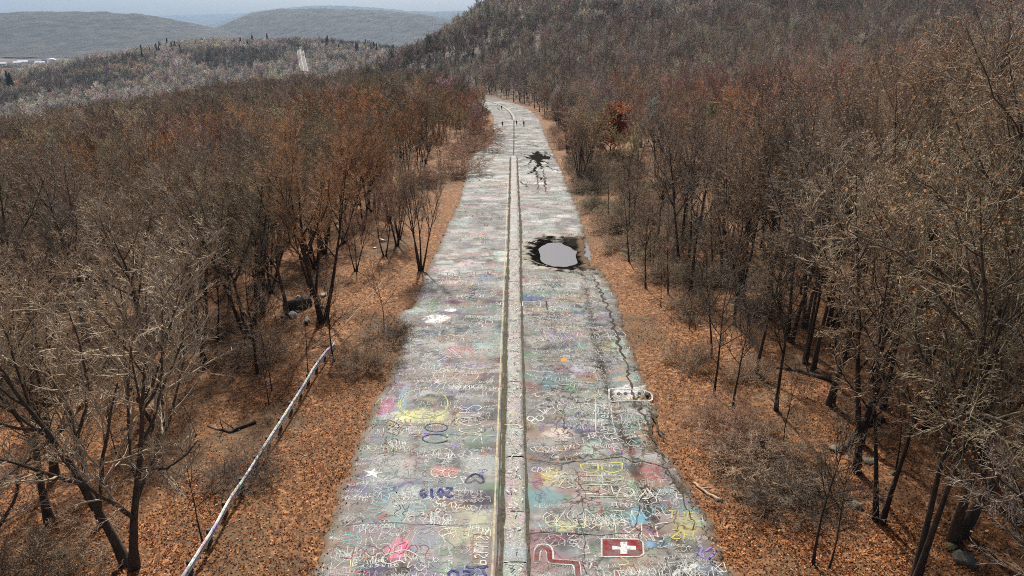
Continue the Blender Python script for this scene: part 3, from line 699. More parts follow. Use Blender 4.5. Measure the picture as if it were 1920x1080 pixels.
# left bank
hero('bare_tree', 'maple', 1, 245, 1062, 335, 'pale', 'large pale-twigged bare tree filling the lower left, left of the guardrail', wide=1.0)
hero('bare_tree', 'oak', 0, 95, 985, 430, 'brown', 'dark bare tree with a leaning trunk at the left edge', lean=(0.02, -0.2))
hero('bare_tree', 'vase', 1, 470, 640, 205, 'olive', 'dark multi-trunked bare tree beyond the head of the guardrail')
hero('bare_tree', 'vase', 0, 605, 600, 168, 'orange', 'tall dark-trunked bare tree with an orange-brown fan of twigs, behind the rubble heap')
hero('bare_tree', 'maple', 2, 540, 590, 280, 'brown', 'dark bent bare tree between the two tall multi-trunked trees')
hero('bare_tree', 'slender', 1, 626, 678, 470, 'dark', 'thin black-trunked tree standing at the far end of the guardrail', lean=(0.0, -0.12))
hero('sapling', 'sapling', 0, 578, 700, 520, 'pale', 'pale forked sapling left of the guardrail end')
hero('sapling', 'sapling', 1, 720, 615, 450, 'dark', 'lone dark sapling on the orange verge below the ditch')
hero('bare_tree', 'vase', 1, 789, 508, 262, 'brown', 'clump of dark stems right at the left road edge', wide=0.8)
hero('bare_tree', 'maple', 0, 300, 760, 300, 'pale', 'broad pale bare tree behind the largest one on the left')
hero('bare_tree', 'oak', 2, 385, 690, 255, 'grey', 'grey crooked bare tree with pale upper limbs on the left')
hero('sapling', 'sapling', 2, 505, 760, 600, 'dark', 'spindly sapling left of the middle of the guardrail')
hero('sapling', 'sapling', 0, 382, 1020, 760, 'dark', 'thin dark sapling beside the near end of the guardrail')
hero('bare_tree', 'maple', 0, 160, 640, 235, 'grey', 'grey bare tree with a round crown at far left')
# right side
hero('oak_tree', 'oak', 1, 1795, 1010, -150, 'olive', 'tall forked oak leaning left over the right foreground, a few leaves kept', lean=(0.02, -0.16), wide=0.8)
hero('oak_tree', 'oak', 2, 1835, 860, -60, 'olive', 'straight grey oak with twin stems near the right edge')
hero('oak_tree', 'oak', 0, 1905, 980, -120, 'brown', 'oak cut off by the right edge of the photo')
hero('oak_tree', 'pole', 2, 1640, 700, -15, 'brown', 'tall oak with tufts of orange leaves behind the leaning one')
hero('oak_tree', 'pole', 2, 1480, 640, 60, 'grey', 'grey oak with scattered tan leaves, right of the puddle')
hero('bare_tree', 'pole', 0, 1610, 835, 40, 'brown', 'tall straight dark tree left of the leaning oak')
hero('bare_tree', 'pole', 2, 1725, 690, -30, 'olive', 'tall double-stemmed tree right behind the leaning oak')
hero('bare_tree', 'pole', 1, 1560, 650, 30, 'brown', 'straight tree reaching the top of the picture above the right wood')
hero('bare_tree', 'pole', 1, 1455, 770, 300, 'dark', 'slim straight tree just right of the greenish boulder')
hero('bare_tree', 'maple', 2, 1555, 760, 230, 'pale', 'pale arching bare tree in the middle of the right wood')
hero('bare_tree', 'slender', 0, 1375, 768, 480, 'dark', 'thin dark tree leaning over the right verge', lean=(0, -0.10))
hero('bare_tree', 'slender', 2, 1340, 745, 410, 'dark', 'slim dark tree second from the right verge')
hero('bare_tree', 'slender', 1, 1524, 1062, 690, 'dark', 'short dark trunk standing at the lower right between boulder and thicket')
hero('sapling', 'sapling', 1, 1552, 1068, 760, 'brown', 'straight sapling beside the short dark trunk at lower right')
hero('bare_tree', 'slender', 0, 1180, 492, 300, 'dark', 'slim tree on the right verge beside the puddle')
hero('bare_tree', 'slender', 1, 1211, 540, 330, 'brown', 'brown slim tree just nearer than the puddle on the right')
hero('oak_tree', 'copper', 0, 1143, 300, 178, 'brown', 'small copper-red oak still in full dead leaf, right of the road')
hero('birch_tree', 'birch', 1, 1210, 330, 125, 'red', 'tallest white birch right of the copper-red oak')
hero('birch_tree', 'birch', 0, 1110, 265, 118, 'pale', 'white birch with a pale crown left of the copper-red oak')
hero('birch_tree', 'birch', 2, 1075, 255, 132, 'pale', 'pale birch clump nearest the far bend on the right')
hero('birch_tree', 'birch', 0, 1238, 350, 150, 'red', 'leaning white birch just right of the tallest one', lean=(0, 0.08))
hero('bare_tree', 'maple', 1, 1040, 190, 105, 'pale', 'pale rounded tree at the outside of the far bend')
hero('bare_tree', 'oak', 0, 826, 180, 112, 'dark', 'dark bare tree standing up alone above the left wood', wide=0.8)
N_BEFORE = len(taken)
for i, (x, y, d, tn, lab) in enumerate([(1012, 186, 46, 'pale', 'pale tan tree just outside the far bend'), (985, 172, 44, 'pale', 'pale round-crowned tree behind the far bend'), (955, 164, 42, 'olive', 'olive-tan tree straight beyond the end of the visible road'), (1062, 206, 50, 'pale', 'whitish tree above the right edge beyond the walkers'), (1035, 168, 44, 'pale', 'tan tree higher on the slope behind the bend'), (920, 158, 40, 'grey', 'grey tree at the top left of the far bend'), (1010, 140, 42, 'pale', 'pale yellowish crown on the hillside above the bend')]):
    hero('bare_tree', 'maple', i, x, y, y - d, tn, lab)
taken_late = taken[N_BEFORE:]; del taken[N_BEFORE:]
# nothing taller than brush between the viewer and the trees picked out by the bend
far_gap = []
for (tx, ty, _r) in taken[-7:-2]:
    for k in (5, 9, 13, 18) + ((23, 28, 33, 38, 43) if (tx, ty) == taken[-7][:2] else ()): far_gap.append((tx * (1 - k / ty), ty - k, 3.6 if k < 20 else 4.2))
taken += far_gap + taken_late
# brush
for i, (x, y, top, tn, lab) in enumerate([
        (1440, 890, 790, 'brown', 'dense dark thicket beside the pale broken bough on the right verge'),
        (1390, 840, 765, 'red', 'brown thicket against the ragged right road edge'),
        (1345, 800, 735, 'red', 'low reddish brush above the dense dark thicket'),
        (1480, 950, 860, 'dark', 'dark thicket behind the short dark trunk at lower right'),
        (1078, 275, 235, 'orange', 'upright tan brush below the birches at the bend'),
        (1096, 300, 262, 'olive', 'mounded tan bush by the road beyond the fissure'),
        (1130, 330, 285, 'olive', 'broad brown bush right of the fissure'),
        (690, 690, 630, 'brown', 'wispy brush on the leaves left of the road'),
        (735, 640, 590, 'dark', 'small dark brush beside the lone sapling'),
        (460, 900, 850, 'dark', 'small tuft of brush by the middle of the guardrail'),
        (860, 330, 270, 'red', 'red brush hanging over the left road edge'),
        (885, 285, 235, 'red', 'dark red brush where the road narrows on the left'),
        (902, 262, 215, 'red', 'red-brown brush hiding the left edge before the bend')]):
    hero('bush', 'thicket', i, x, y, top, tn, lab, wide=1.5, cat='bush')

# ------------------------------------------------------------------ the woods: nearest trees as things, the mass beyond as one
def scatter(x0, x1, y0, y1, step, seed):
    g = np.random.default_rng(seed)
    X, Y = np.meshgrid(np.arange(x0, x1, step), np.arange(y0, y1, step))
    X = X + g.uniform(-0.48, 0.48, X.shape) * step; Y = Y + g.uniform(-0.48, 0.48, Y.shape) * step
    return X.ravel(), Y.ravel(), g
X, Y, g = scatter(-380, 380, 74, 480, 4.9, 3)
Xn, Yn, g_ = scatter(-80, 0, 14, 74, 3.6, 4)
Xr, Yr, g_ = scatter(8, 84, 14, 74, 2.75, 6)
Xb, Yb, g_ = scatter(11.2, 23, 58, 140, 2.5, 17)
X, Y = np.concatenate([X, Xn, Xr, Xb]), np.concatenate([Y, Yn, Yr, Yb])
brushy = np.concatenate([np.zeros(len(X) - len(Xb), bool), np.ones(len(Xb), bool)])
u = X - centre(Y)
le, re = edges(Y)
okl = u < np.where(Y < 66, -14.8, np.where(Y < 130, -12.3 - 1.2 * vnoise(Y / 7, Y * 0), np.interp(Y, [130, 150, 165, 470], [-11.2, -10.6, -8.0, -9.6])))
okr = u > np.where(Y < 34, 13.0, np.where(Y < 60, 11.6, np.where(Y < 110, 11.0, 10.8))) + 1.2 * vnoise(Y / 5, Y * 0 + 4)
ok = (okl | okr) & in_view(X, Y)
# keep sight lines to the near verge open where the photo shows bare leaves
ok &= ~((Y < 34) & (X > -17.5) & (X < 0)) & ~((Y < 31) & (X < 15) & (X > 0))
X, Y, brushy = X[ok], Y[ok], brushy[ok]
u = X - centre(Y)
keep = np.ones(len(X), bool)
for (tx, ty, rr) in taken: keep &= (X - tx) ** 2 + (Y - ty) ** 2 > (np.where(brushy, 0.35, 0.75) * rr) ** 2
dist = np.hypot(X, Y)
keep &= g.random(len(X)) < np.where((dist < 75) & (X < 0), 0.74, np.where(dist < 45, 0.8, np.where(X < 0, 0.8, 0.94)))
X, Y, u, dist, brushy = X[keep], Y[keep], u[keep], dist[keep], brushy[keep]
Z = ground_z(X, Y)
ROWS = [('beside the guardrail', 0, 44), ('beside the puddle', 44, 84), ('before the fissure', 84, 125), ('beside the fissure', 125, 170), ('near the walkers', 170, 240)]
score = 1 / dist
order = np.argsort(-score)
individual = np.zeros(len(X), bool)
counts = {}
massed = []
wood_things = []
for i in order:
    x, y, z = X[i], Y[i], Z[i]
    r = g.random(); left = u[i] < 0
    edge = min(abs(u[i] + 12), abs(u[i] - 12))
    if left:
        if edge < 5 and dist[i] > 60: kind, tn, h = ('thicket', 'red', 3.4) if r < (0.15 if y < 110 else 0.4) else ('vase', ('red', 'orange')[int(r * 20) % 2], 9)
        elif dist[i] > 60: kind, tn, h = ('vase', 'orange' if u[i] > -60 and 70 < y < 230 and r < 0.75 else 'brown', 13.5) if r < 0.55 else ('maple', 'red' if r < 0.62 else ('olive' if r < 0.85 else 'grey'), 13.5)
        else: kind, tn, h = ('maple', ('grey', 'olive', 'pale')[int(r * 50) % 3] if r < 0.3 else 'brown', 12.5) if r < 0.42 else (('oak', 'brown', 13.5) if r < 0.55 else (('slender', 'brown', 10.5) if r < 0.70 else (('sapling', 'grey' if r < 0.78 else 'brown', 6.5) if r < 0.85 else ('thicket', 'brown', 3.2))))
    else:
        if y > 75 and u[i] < 70 and dist[i] < 260:
            if edge < 5 and r < 0.35: kind, tn, h = 'thicket', 'olive' if r < 0.15 else 'red', 3.4
            elif r < 0.5: kind, tn, h = 'birch', 'red', 13
            else: kind, tn, h = ('slender', 'red' if r < 0.62 else ('brown' if r < 0.85 else 'grey'), 12)
        elif dist[i] > 150: kind, tn, h = ('maple', 'red' if r < 0.2 else ('brown' if r < 0.45 else 'grey'), 14) if r < 0.6 else ('birch', 'red' if r < 0.8 else 'grey', 13.5)
        elif u[i] < 15.5 and y > 30: kind, tn, h = ('slender', 'dark', 11) if r < 0.5 else (('sapling', ('brown', 'dark')[int(r * 40) % 2], 6.5) if r < 0.75 else ('thicket', 'brown', 2.2))
        else: kind, tn, h = ('pole', ('brown', 'olive', 'dark', 'grey')[int(r * 60) % 4], 17.5) if r < 0.40 else (('oak', ('brown', 'olive')[int(r * 60) % 2], 17) if r < 0.48 else (('slender', 'brown' if r < 0.56 else 'dark', 13) if r < 0.66 else (('sapling', ('grey', 'brown', 'dark')[int(r * 40) % 3], 7.5) if r < 0.88 else ('thicket', 'brown' if r < 0.95 else 'dark', 2.6))))
    if brushy[i]: kind, tn, h = ('thicket', ('red', 'brown', 'olive')[int(r * 60) % 3], 2.6) if r < 0.62 else ('sapling', ('red', 'brown')[int(r * 60) % 2], 6.0)
    if left and x < -40: h *= 0.95
    h *= g.uniform(0.78, 1.18)
    name = {'maple': 'bare_tree', 'vase': 'bare_tree', 'slender': 'bare_tree', 'pole': 'bare_tree', 'oak': 'oak_tree' if kind == 'oak' and not left else 'bare_tree', 'birch': 'birch_tree', 'sapling': 'sapling', 'thicket': 'bush'}[kind]
    lim = {'bare_tree': 290, 'oak_tree': 80, 'birch_tree': 90, 'sapling': 200, 'bush': 220}[name]
    if counts.get(name, 0) < lim and y < 240:
        counts[name] = counts.get(name, 0) + 1
        row = next(w for w, a, b in ROWS if a <= y < b)
        depth = 'roadside' if edge < 6 else ('inner' if edge < 25 else 'deep')
        look = {'maple': 'spreading tree', 'vase': 'fan-shaped tree', 'slender': 'slim tree', 'pole': 'tall straight tree', 'oak': 'rugged tree' if left else 'oak', 'birch': 'white-stemmed birch', 'sapling': 'sapling', 'thicket': 'bush'}[kind]
        tw = {'grey': 'grey', 'brown': 'brown', 'red': 'reddish', 'orange': 'orange-tipped', 'olive': 'olive-brown', 'dark': 'blackish', 'pale': 'pale'}[tn]
        lab = '%s %s in the %s %s wood %s' % (tw, look, depth, 'left' if left else 'right', row)
        o = tree(name, kind, int(g.integers(0, 3)), (x, y, z), h, g.random() * 6.28, tint(tn), lab, 'bush' if kind == 'thicket' else 'tree', 'woodland %s of the road %s' % ('left' if left else 'right', row), lean=(g.normal() * 0.04, g.normal() * 0.04), wide=1.3 if kind == 'thicket' else 1.0)
        wood_things.append(o)
    else: massed.append((x, y, z, h, kind, tn))

ORD = 'zeroth first second third fourth fifth sixth seventh eighth ninth tenth'.split()
def tell_apart(things):
    """things that still share a label are told apart by their order from left to right in the picture"""
    by_ = {}
    for o in things: by_.setdefault(o['label'], []).append(o)
    for lab, os_ in by_.items():
        if len(os_) < 2: continue
        os_.sort(key=lambda o: o.location[0] / o.location[1])
        for k, o in enumerate(os_):
            o['label'] = '%s, %s from left' % (lab, ORD[k + 1] if k + 1 < len(ORD) else '%dth' % (k + 1))
tell_apart(wood_things)
# mid-distance and far prototypes for the mass (drawn as instances by one object)
def mass_proto(name, seed, **kw):
    t, c, l = tree_meshes(name, seed, twig_mat=M_TWIG_FAR, **kw)
    a = Acc(); n = 0; mats = []
    me = bpy.data.meshes.new(name)
    import bmesh
    bm = bmesh.new()
    bm.from_mesh(t); k = len(bm.faces)
    bm.from_mesh(c); bm.faces.ensure_lookup_table()
    for f in bm.faces[k:]: f.material_index = 1
    bm.to_mesh(me); bm.free()
    bpy.data.meshes.remove(t); bpy.data.meshes.remove(c)
    me.materials.append(kw.get('bark_mat', M_BARK)); me.materials.append(M_TWIG_FAR)
    return bpy.data.objects.new(name, me)
MASS = bpy.data.collections.new('woodland_shapes')
shape_names = []
def shape(key, seed, **kw):
    o = mass_proto('shape_%02d_%s' % (len(shape_names), key), seed, **kw); MASS.objects.link(o); shape_names.append(key)
mid = dict(counts=(10, 7, 8), segs=(6, 4, 3, 2), sides=(5, 3, 3, 3), tip=0.020)
for i in range(3): shape('spread', 200 + i, h=15, r0=0.2, first=0.22, ang=(42, 38, 36), lens=(0.5, 0.46, 0.5), up=(0.02, 0.13, 0.12, 0.1), **mid)
for i in range(3): shape('fan', 210 + i, h=15, stems=3, r0=0.13, first=0.35, ang=(32, 34, 34), lens=(0.36, 0.48, 0.55), up=(0.03, 0.15, 0.12, 0.1), stem_fan=12, bark_mat=M_BARK_DARK, **mid)
for i in range(2): shape('birch', 220 + i, h=14, r0=0.10, first=0.4, ang=(36, 34, 32), lens=(0.26, 0.48, 0.55), up=(0.01, 0.1, 0.08, 0.04), bark_mat=M_BIRCH, **mid)
for i in range(2): shape('low', 230 + i, h=3, stems=10, r0=0.03, first=0.15, ang=(42, 46, 50), lens=(0.55, 0.5, 0.5), up=(0, 0.02, 0, 0), wob=(0.16, 0.25, 0.3, 0.3), stem_fan=34, bark_mat=M_BARK_DARK, counts=(6, 5, 4), segs=(4, 3, 2, 2), sides=(3, 3, 3, 3), tip=0.02)
for i in range(4): shape('far', 240 + i, h=13, stems=(1, 2, 1, 3)[i], r0=0.17, first=0.3, ang=(40, 36), lens=(0.42, 0.5), up=(0.02, 0.14, 0.14), stem_fan=12, counts=(16, 13) if i != 3 else (8, 9), segs=(4, 2, 1), sides=(4, 3, 3), tip=0.055)
by = {k: [i for i, n in enumerate(shape_names) if n == k] for k in set(shape_names)}
BASEH = dict(spread=15, fan=15, birch=14, low=3, far=13)

pts, idx, rot, scl, tnt = [], [], [], [], []
def put(x, y, z, h, key, tn, v=0.38):
    pts.append((x, y, z - 0.1)); idx.append(int(g.choice(by[key]))); rot.append(g.random() * 6.28); scl.append(h / BASEH[key])
    k = 1 + g.uniform(-v, v)
    c = np.array(TINT[tn]) if isinstance(tn, str) else np.array(tn)
    tnt.append(np.clip(c * k * (1 + 0.08 * g.standard_normal(3)), 0.01, 1))
KEY = dict(pole='fan', maple='spread', vase='fan', oak='spread', slender='birch', birch='birch', sapling='low', thicket='low')
for (x, y, z, h, kind, tn) in massed:
    if x > centre(y) and y > 215: tn = ((0.30, 0.25, 0.20), (0.42, 0.36, 0.29), (0.30, 0.20, 0.155))[int(g.integers(0, 3))] if fbm(x / 40, y / 40, 2, 3) > -0.1 else (0.22, 0.18, 0.15)
    elif x > 0 and isinstance(tn, str): tn = tuple(1.25 * c for c in TINT[tn])
    put(x, y, z, h * g.uniform(0.85, 1.15), KEY[kind] if not (kind == 'slender') else 'fan', tn if g.random() > 0.14 else ('pale', 'olive')[int(g.integers(0, 2))])
# hillside and valley woods
X, Y, g2 = scatter(-1500, 900, 480, 1900, 8.4, 9)
ok = in_view(X, Y, 1.05) & (far_road_dist(X, Y) > 7.0)
ok &= ~((X > 120) & (Y > 1000)) & ~(X > 0.55 * Y + 60)
X, Y = X[ok], Y[ok]; Z = ground_z(X, Y)
A = fbm(X / 130, Y / 130, 3, 21); B = fbm(X / 60, Y / 60, 2, 33)
for x, y, z, a, b in zip(X, Y, Z, A, B):
    hill = x > -170 + 0.0 * y and y < 1000 and z > -30
    if hill: c = np.array([0.28, 0.235, 0.195]) if a < 0.15 else np.array([0.44, 0.38, 0.31])
    else: c = np.array([0.27, 0.24, 0.205]) if a < -0.05 else np.array([0.60, 0.54, 0.47])
    if b > 0.42: c = np.array([0.56, 0.47, 0.34])
    put(x, y, z, 14.5 * g.uniform(0.7, 1.25), 'far', c)
# the strip of wood along the lip of the valley, between the two sheets above
X, Y, g2 = scatter(-900, -380, 60, 480, 7.0, 13)
ok = in_view(X, Y, 1.08); X, Y = X[ok], Y[ok]; Z = ground_z(X, Y)
for x, y, z in zip(X, Y, Z): put(x, y, z, 12.5 * g.uniform(0.75, 1.2), 'far', np.array([0.50, 0.455, 0.40]) if g.random() < 0.5 else np.array([0.25, 0.22, 0.185]))
print('massed trees', len(pts), 'individual', counts)

me = bpy.data.meshes.new('woodland')
me.vertices.add(len(pts)); me.vertices.foreach_set('co', np.array(pts, np.float32).ravel())
def pattr(nm, typ, arr, fld): me.attributes.new(nm, typ, 'POINT').data.foreach_set(fld, arr)
pattr('shape', 'INT', np.array(idx, np.int32), 'value')
pattr('turn', 'FLOAT_VECTOR', np.stack([g.normal(0, 0.04, len(pts)), g.normal(0, 0.04, len(pts)), np.array(rot)], -1).astype(np.float32).ravel(), 'vector')
pattr('size', 'FLOAT', np.array(scl, np.float32), 'value')
pattr('tint', 'FLOAT_COLOR', np.hstack([np.array(tnt), np.ones((len(pts), 1))]).astype(np.float32).ravel(), 'color')
wood = link('woodland', me)
tag(wood, 'leafless grey and reddish woods covering the valley and hillside beyond the nearer trees', 'woodland', kind='stuff')
gt = bpy.data.node_groups.new('woodland', 'GeometryNodeTree')
gt.interface.new_socket('Geometry', in_out='INPUT', socket_type='NodeSocketGeometry')
gt.interface.new_socket('Geometry', in_out='OUTPUT', socket_type='NodeSocketGeometry')
N = gt.nodes; Lk = gt.links.new
gi, go = N.new('NodeGroupInput'), N.new('NodeGroupOutput')
ci = N.new('GeometryNodeCollectionInfo'); ci.inputs['Collection'].default_value = MASS
ci.inputs['Separate Children'].default_value = True; ci.inputs['Reset Children'].default_value = True
io = N.new('GeometryNodeInstanceOnPoints'); io.inputs['Pick Instance'].default_value = True
def named(nm, typ):
    a = N.new('GeometryNodeInputNamedAttribute'); a.data_type = typ; a.inputs[0].default_value = nm; return a.outputs[0]
Lk(gi.outputs[0], io.inputs['Points']); Lk(ci.outputs[0], io.inputs['Instance'])
Lk(named('shape', 'INT'), io.inputs['Instance Index']); Lk(named('turn', 'FLOAT_VECTOR'), io.inputs['Rotation']); Lk(named('size', 'FLOAT'), io.inputs['Scale'])
Lk(io.outputs[0], go.inputs[0])
mod = wood.modifiers.new('trees', 'NODES'); mod.node_group = gt
# ------------------------------------------------------------------ graffiti: paint lying on the road
m = NT('spray_paint')
p = m.pos(); at_ = m.n('ShaderNodeAttribute', attribute_name='paint')
n = m.noise(7.0, p, 5, 0.8); n_ = m.noise(1.2, p, 3)
worn = m.math('ADD', m.math('MULTIPLY', n, 0.7), m.math('MULTIPLY', n_, 0.3))
m.base(m.mix(m.ramp(worn, (0.43, 0.0), (0.60, 0.78)), at_.outputs['Color'], (0.16, 0.16, 0.157))).rough(0.6)
m.rough(0.95); m.b.inputs['Specular IOR Level'].default_value = 0.0
M_PAINT = m.mat
m = NT('fresh_spray_paint')
at_ = m.n('ShaderNodeAttribute', attribute_name='paint'); n = m.noise(9.0, m.pos(), 4, 0.8)
m.base(m.mix(m.ramp(m.math('ADD', m.math('MULTIPLY', n, 0.55), m.math('MULTIPLY', m.noise(1.6, m.pos(), 3), 0.45)), (0.43, 0.10), (0.60, 0.86)), at_.outputs['Color'], (0.15, 0.15, 0.147))).rough(0.55)
m.rough(0.95); m.b.inputs['Specular IOR Level'].default_value = 0.0
M_PAINT2 = m.mat
g = np.random.default_rng(31)
GLYPH = {'2': [[(0, .8), (.3, 1), (.7, .95), (.8, .7), (.4, .35), (0, 0), (.85, 0)]], '0': [[(.4, 1), (0, .5), (.4, 0), (.8, .5), (.4, 1)]], '1': [[(.2, .8), (.45, 1), (.45, 0)]], '9': [[(.75, .7), (.4, 1), (.05, .75), (.4, .5), (.75, .7), (.75, .3), (.4, 0)]], '8': [[(.4, .5), (.1, .75), (.4, 1), (.7, .75), (.4, .5), (.05, .25), (.4, 0), (.75, .25), (.4, .5)]], '/': [[(0, 0), (.7, 1)]],
         'L': [[(0, 1), (0, 0), (.7, 0)]], 'O': [[(.4, 1), (0, .5), (.4, 0), (.8, .5), (.4, 1)]], 'V': [[(0, 1), (.4, 0), (.8, 1)]], 'E': [[(.7, 1), (0, 1), (0, 0), (.7, 0)], [(0, .5), (.6, .5)]], 'A': [[(0, 0), (.4, 1), (.8, 0)], [(.15, .4), (.65, .4)]], '+': [[(.4, .8), (.4, .2)], [(.05, .5), (.75, .5)]], 'P': [[(0, 0), (0, 1), (.7, .9), (.7, .55), (0, .5)]], 'Y': [[(0, 1), (.4, .5), (.8, 1)], [(.4, .5), (.4, 0)]], 'U': [[(0, 1), (.05, .2), (.4, 0), (.75, .2), (.8, 1)]], 'R': [[(0, 0), (0, 1), (.7, .9), (.7, .55), (0, .5), (.75, 0)]], 'N': [[(0, 0), (0, 1), (.75, 0), (.75, 1)]], 'I': [[(.4, 1), (.4, 0)]], 'F': [[(.7, 1), (0, 1), (0, 0)], [(0, .5), (.6, .5)]], 'S': [[(.75, .85), (.4, 1), (.05, .75), (.7, .3), (.4, 0), (0, .15)]], 'J': [[(.7, 1), (.7, .2), (.35, 0), (.05, .2)]], 'T': [[(0, 1), (.85, 1)], [(.42, 1), (.42, 0)]], 'H': [[(0, 0), (0, 1)], [(.75, 0), (.75, 1)], [(0, .5), (.75, .5)]], 'K': [[(0, 0), (0, 1)], [(.75, 1), (0, .5), (.75, 0)]], 'Z': [[(0, 1), (.8, 1), (0, 0), (.8, 0)]], 'X': [[(0, 0), (.8, 1)], [(0, 1), (.8, 0)]], 'B': [[(0, 0), (0, 1), (.6, .9), (.6, .6), (0, .5), (.75, .4), (.7, .05), (0, 0)]], 'D': [[(0, 0), (0, 1), (.6, .85), (.75, .5), (.6, .1), (0, 0)]], 'C': [[(.75, .85), (.4, 1), (0, .5), (.4, 0), (.75, .15)]], 'G': [[(.75, .85), (.4, 1), (0, .5), (.4, 0), (.75, .2), (.75, .45), (.45, .45)]], 'M': [[(0, 0), (0, 1), (.4, .4), (.8, 1), (.8, 0)]], 'W': [[(0, 1), (.2, 0), (.4, .6), (.6, 0), (.8, 1)]], 'Q': [[(.4, 1), (0, .5), (.4, 0), (.8, .5), (.4, 1)], [(.5, .3), (.85, 0)]], ' ': []}
KEYS = [k for k in GLYPH if k not in ' /+']
def scribble_words(n, ylo, yhi, K, hsc, wsc, white=0.75, pw=1.0):
    P, Wd, Lf, C = [], [], [], []
    CT = np.array([srgb(190, 194, 192), srgb(152, 170, 168), srgb(178, 158, 162), srgb(214, 212, 170), srgb(60, 66, 84), srgb(58, 54, 54), srgb(150, 70, 74), srgb(110, 170, 176), srgb(120, 110, 170), srgb(120, 170, 130), srgb(210, 150, 90)])
    for w in range(n):
        y = ylo + (yhi - ylo) * g.random() ** pw
        x = centre(y) + (g.uniform(-8.2, -0.95) if g.random() < 0.48 else g.uniform(0.95, 8.4))
        if ((x - 5.3) / 4.6) ** 2 + ((y - 70.6) / 7.2) ** 2 < 1: continue
        h = hsc * (0.20 + 0.85 * g.random() ** 3.0); nl = int(g.integers(2, 10))
        o = g.choice([0, math.pi, math.pi, math.pi / 2, -math.pi / 2], p=[0.28, 0.28, 0.14, 0.15, 0.15]) + g.normal(0, 0.14)
        c, s = math.cos(o), math.sin(o)
        col = (CT[0] if g.random() < white else CT[g.integers(1, len(CT))]) * g.uniform(0.4, 1.15)
        wd = wsc * (0.6 + 0.5 * g.random()) * (0.6 + 0.9 * h / hsc); lf = 0.005 + 0.004 * g.random()
        for k in range(nl):
            sh = GLYPH[KEYS[g.integers(0, len(KEYS))]]
            q = np.array(sh[g.integers(0, len(sh))], float) * np.array([0.8, 1.0]) + g.normal(0, 0.07, (len(sh[0]) if False else len(sh[0]), 2)) if len(sh) == 1 else np.array(max(sh, key=len), float) + g.normal(0, 0.07, (len(max(sh, key=len)), 2))
            q = resample(smooth_line(q, 4) if g.random() < 0.55 and len(q) > 2 else q, K)
            q = (q + np.array([(k - nl / 2) * 0.78, -0.5])) * h
            P.append(np.stack([x + q[:, 0] * c - q[:, 1] * s, y + q[:, 0] * s + q[:, 1] * c], -1)); Wd.append(wd); Lf.append(lf + 0.00015 * k); C.append(col)
    P = np.array(P); Wd = np.array(Wd); Lf = np.array(Lf); C = np.array(C)
    l_, r_ = edges(P[..., 1].mean(1)); xm = P[..., 0]
    ok = (xm.min(1) > l_ + 0.2) & (xm.max(1) < r_ - 0.2) & ((np.abs(xm - centre(P[..., 1])).min(1) > 0.9))
    P, Wd, Lf, C = P[ok], Wd[ok], Lf[ok], C[ok]
    V, F = ribbons(P, Wd, Lf)
    return V, F, np.repeat(C, K * 2, 0)
def paint_obj(name, V, F, C, mat, kind=None, label=None):
    o = link(name, new_mesh(name, V, F, cols=C, mats=[mat]), road)
    if kind: o['kind'] = kind
    if label: o['label'] = label
    return o
V, F, C = scribble_words(2300, 15, 62, 8, 0.8, 0.034, 0.74); paint_obj('graffiti', V, F, C, M_PAINT, 'stuff', 'layers of small scrawled graffiti on the near road')
V, F, C = scribble_words(1300, 58, 130, 5, 1.0, 0.055, 0.8); paint_obj('graffiti', V, F, C, M_PAINT, 'stuff', 'layers of scrawled graffiti on the middle stretch of road')
V, F, C = scribble_words(1300, 125, 300, 3, 2.2, 0.14, 0.9, 0.8); paint_obj('graffiti', V, F, C, M_PAINT, 'stuff', 'pale graffiti streaks on the far road')
# lettering along the middle strip (short strokes)
P, Wd, Lf, C = [], [], [], []
for i in range(420):
    y = 13 + 60 * g.random(); x = g.uniform(-0.25, 0.45); a = g.uniform(0, 3.14); L = g.uniform(0.1, 0.3)
    P.append(resample([(x, y), (x + L * math.cos(a), y + L * math.sin(a))], 3)); Wd.append(g.uniform(0.02, 0.05)); Lf.append(0)
    C.append([srgb(225, 226, 224), srgb(60, 66, 80), srgb(170, 110, 110), srgb(140, 190, 190)][g.choice(4, p=[0.5, 0.25, 0.15, 0.1])])
V, F = ribbons(np.array(P), np.array(Wd), np.array(Lf)); V[:, 2] = road_z(V[:, 1]) + 0.175 - 0.12 * np.abs(V[:, 0] - 0.1); paint_obj('graffiti', V, F, np.repeat(np.array(C), 6, 0), M_PAINT, 'stuff', 'short painted marks on the raised middle strip')

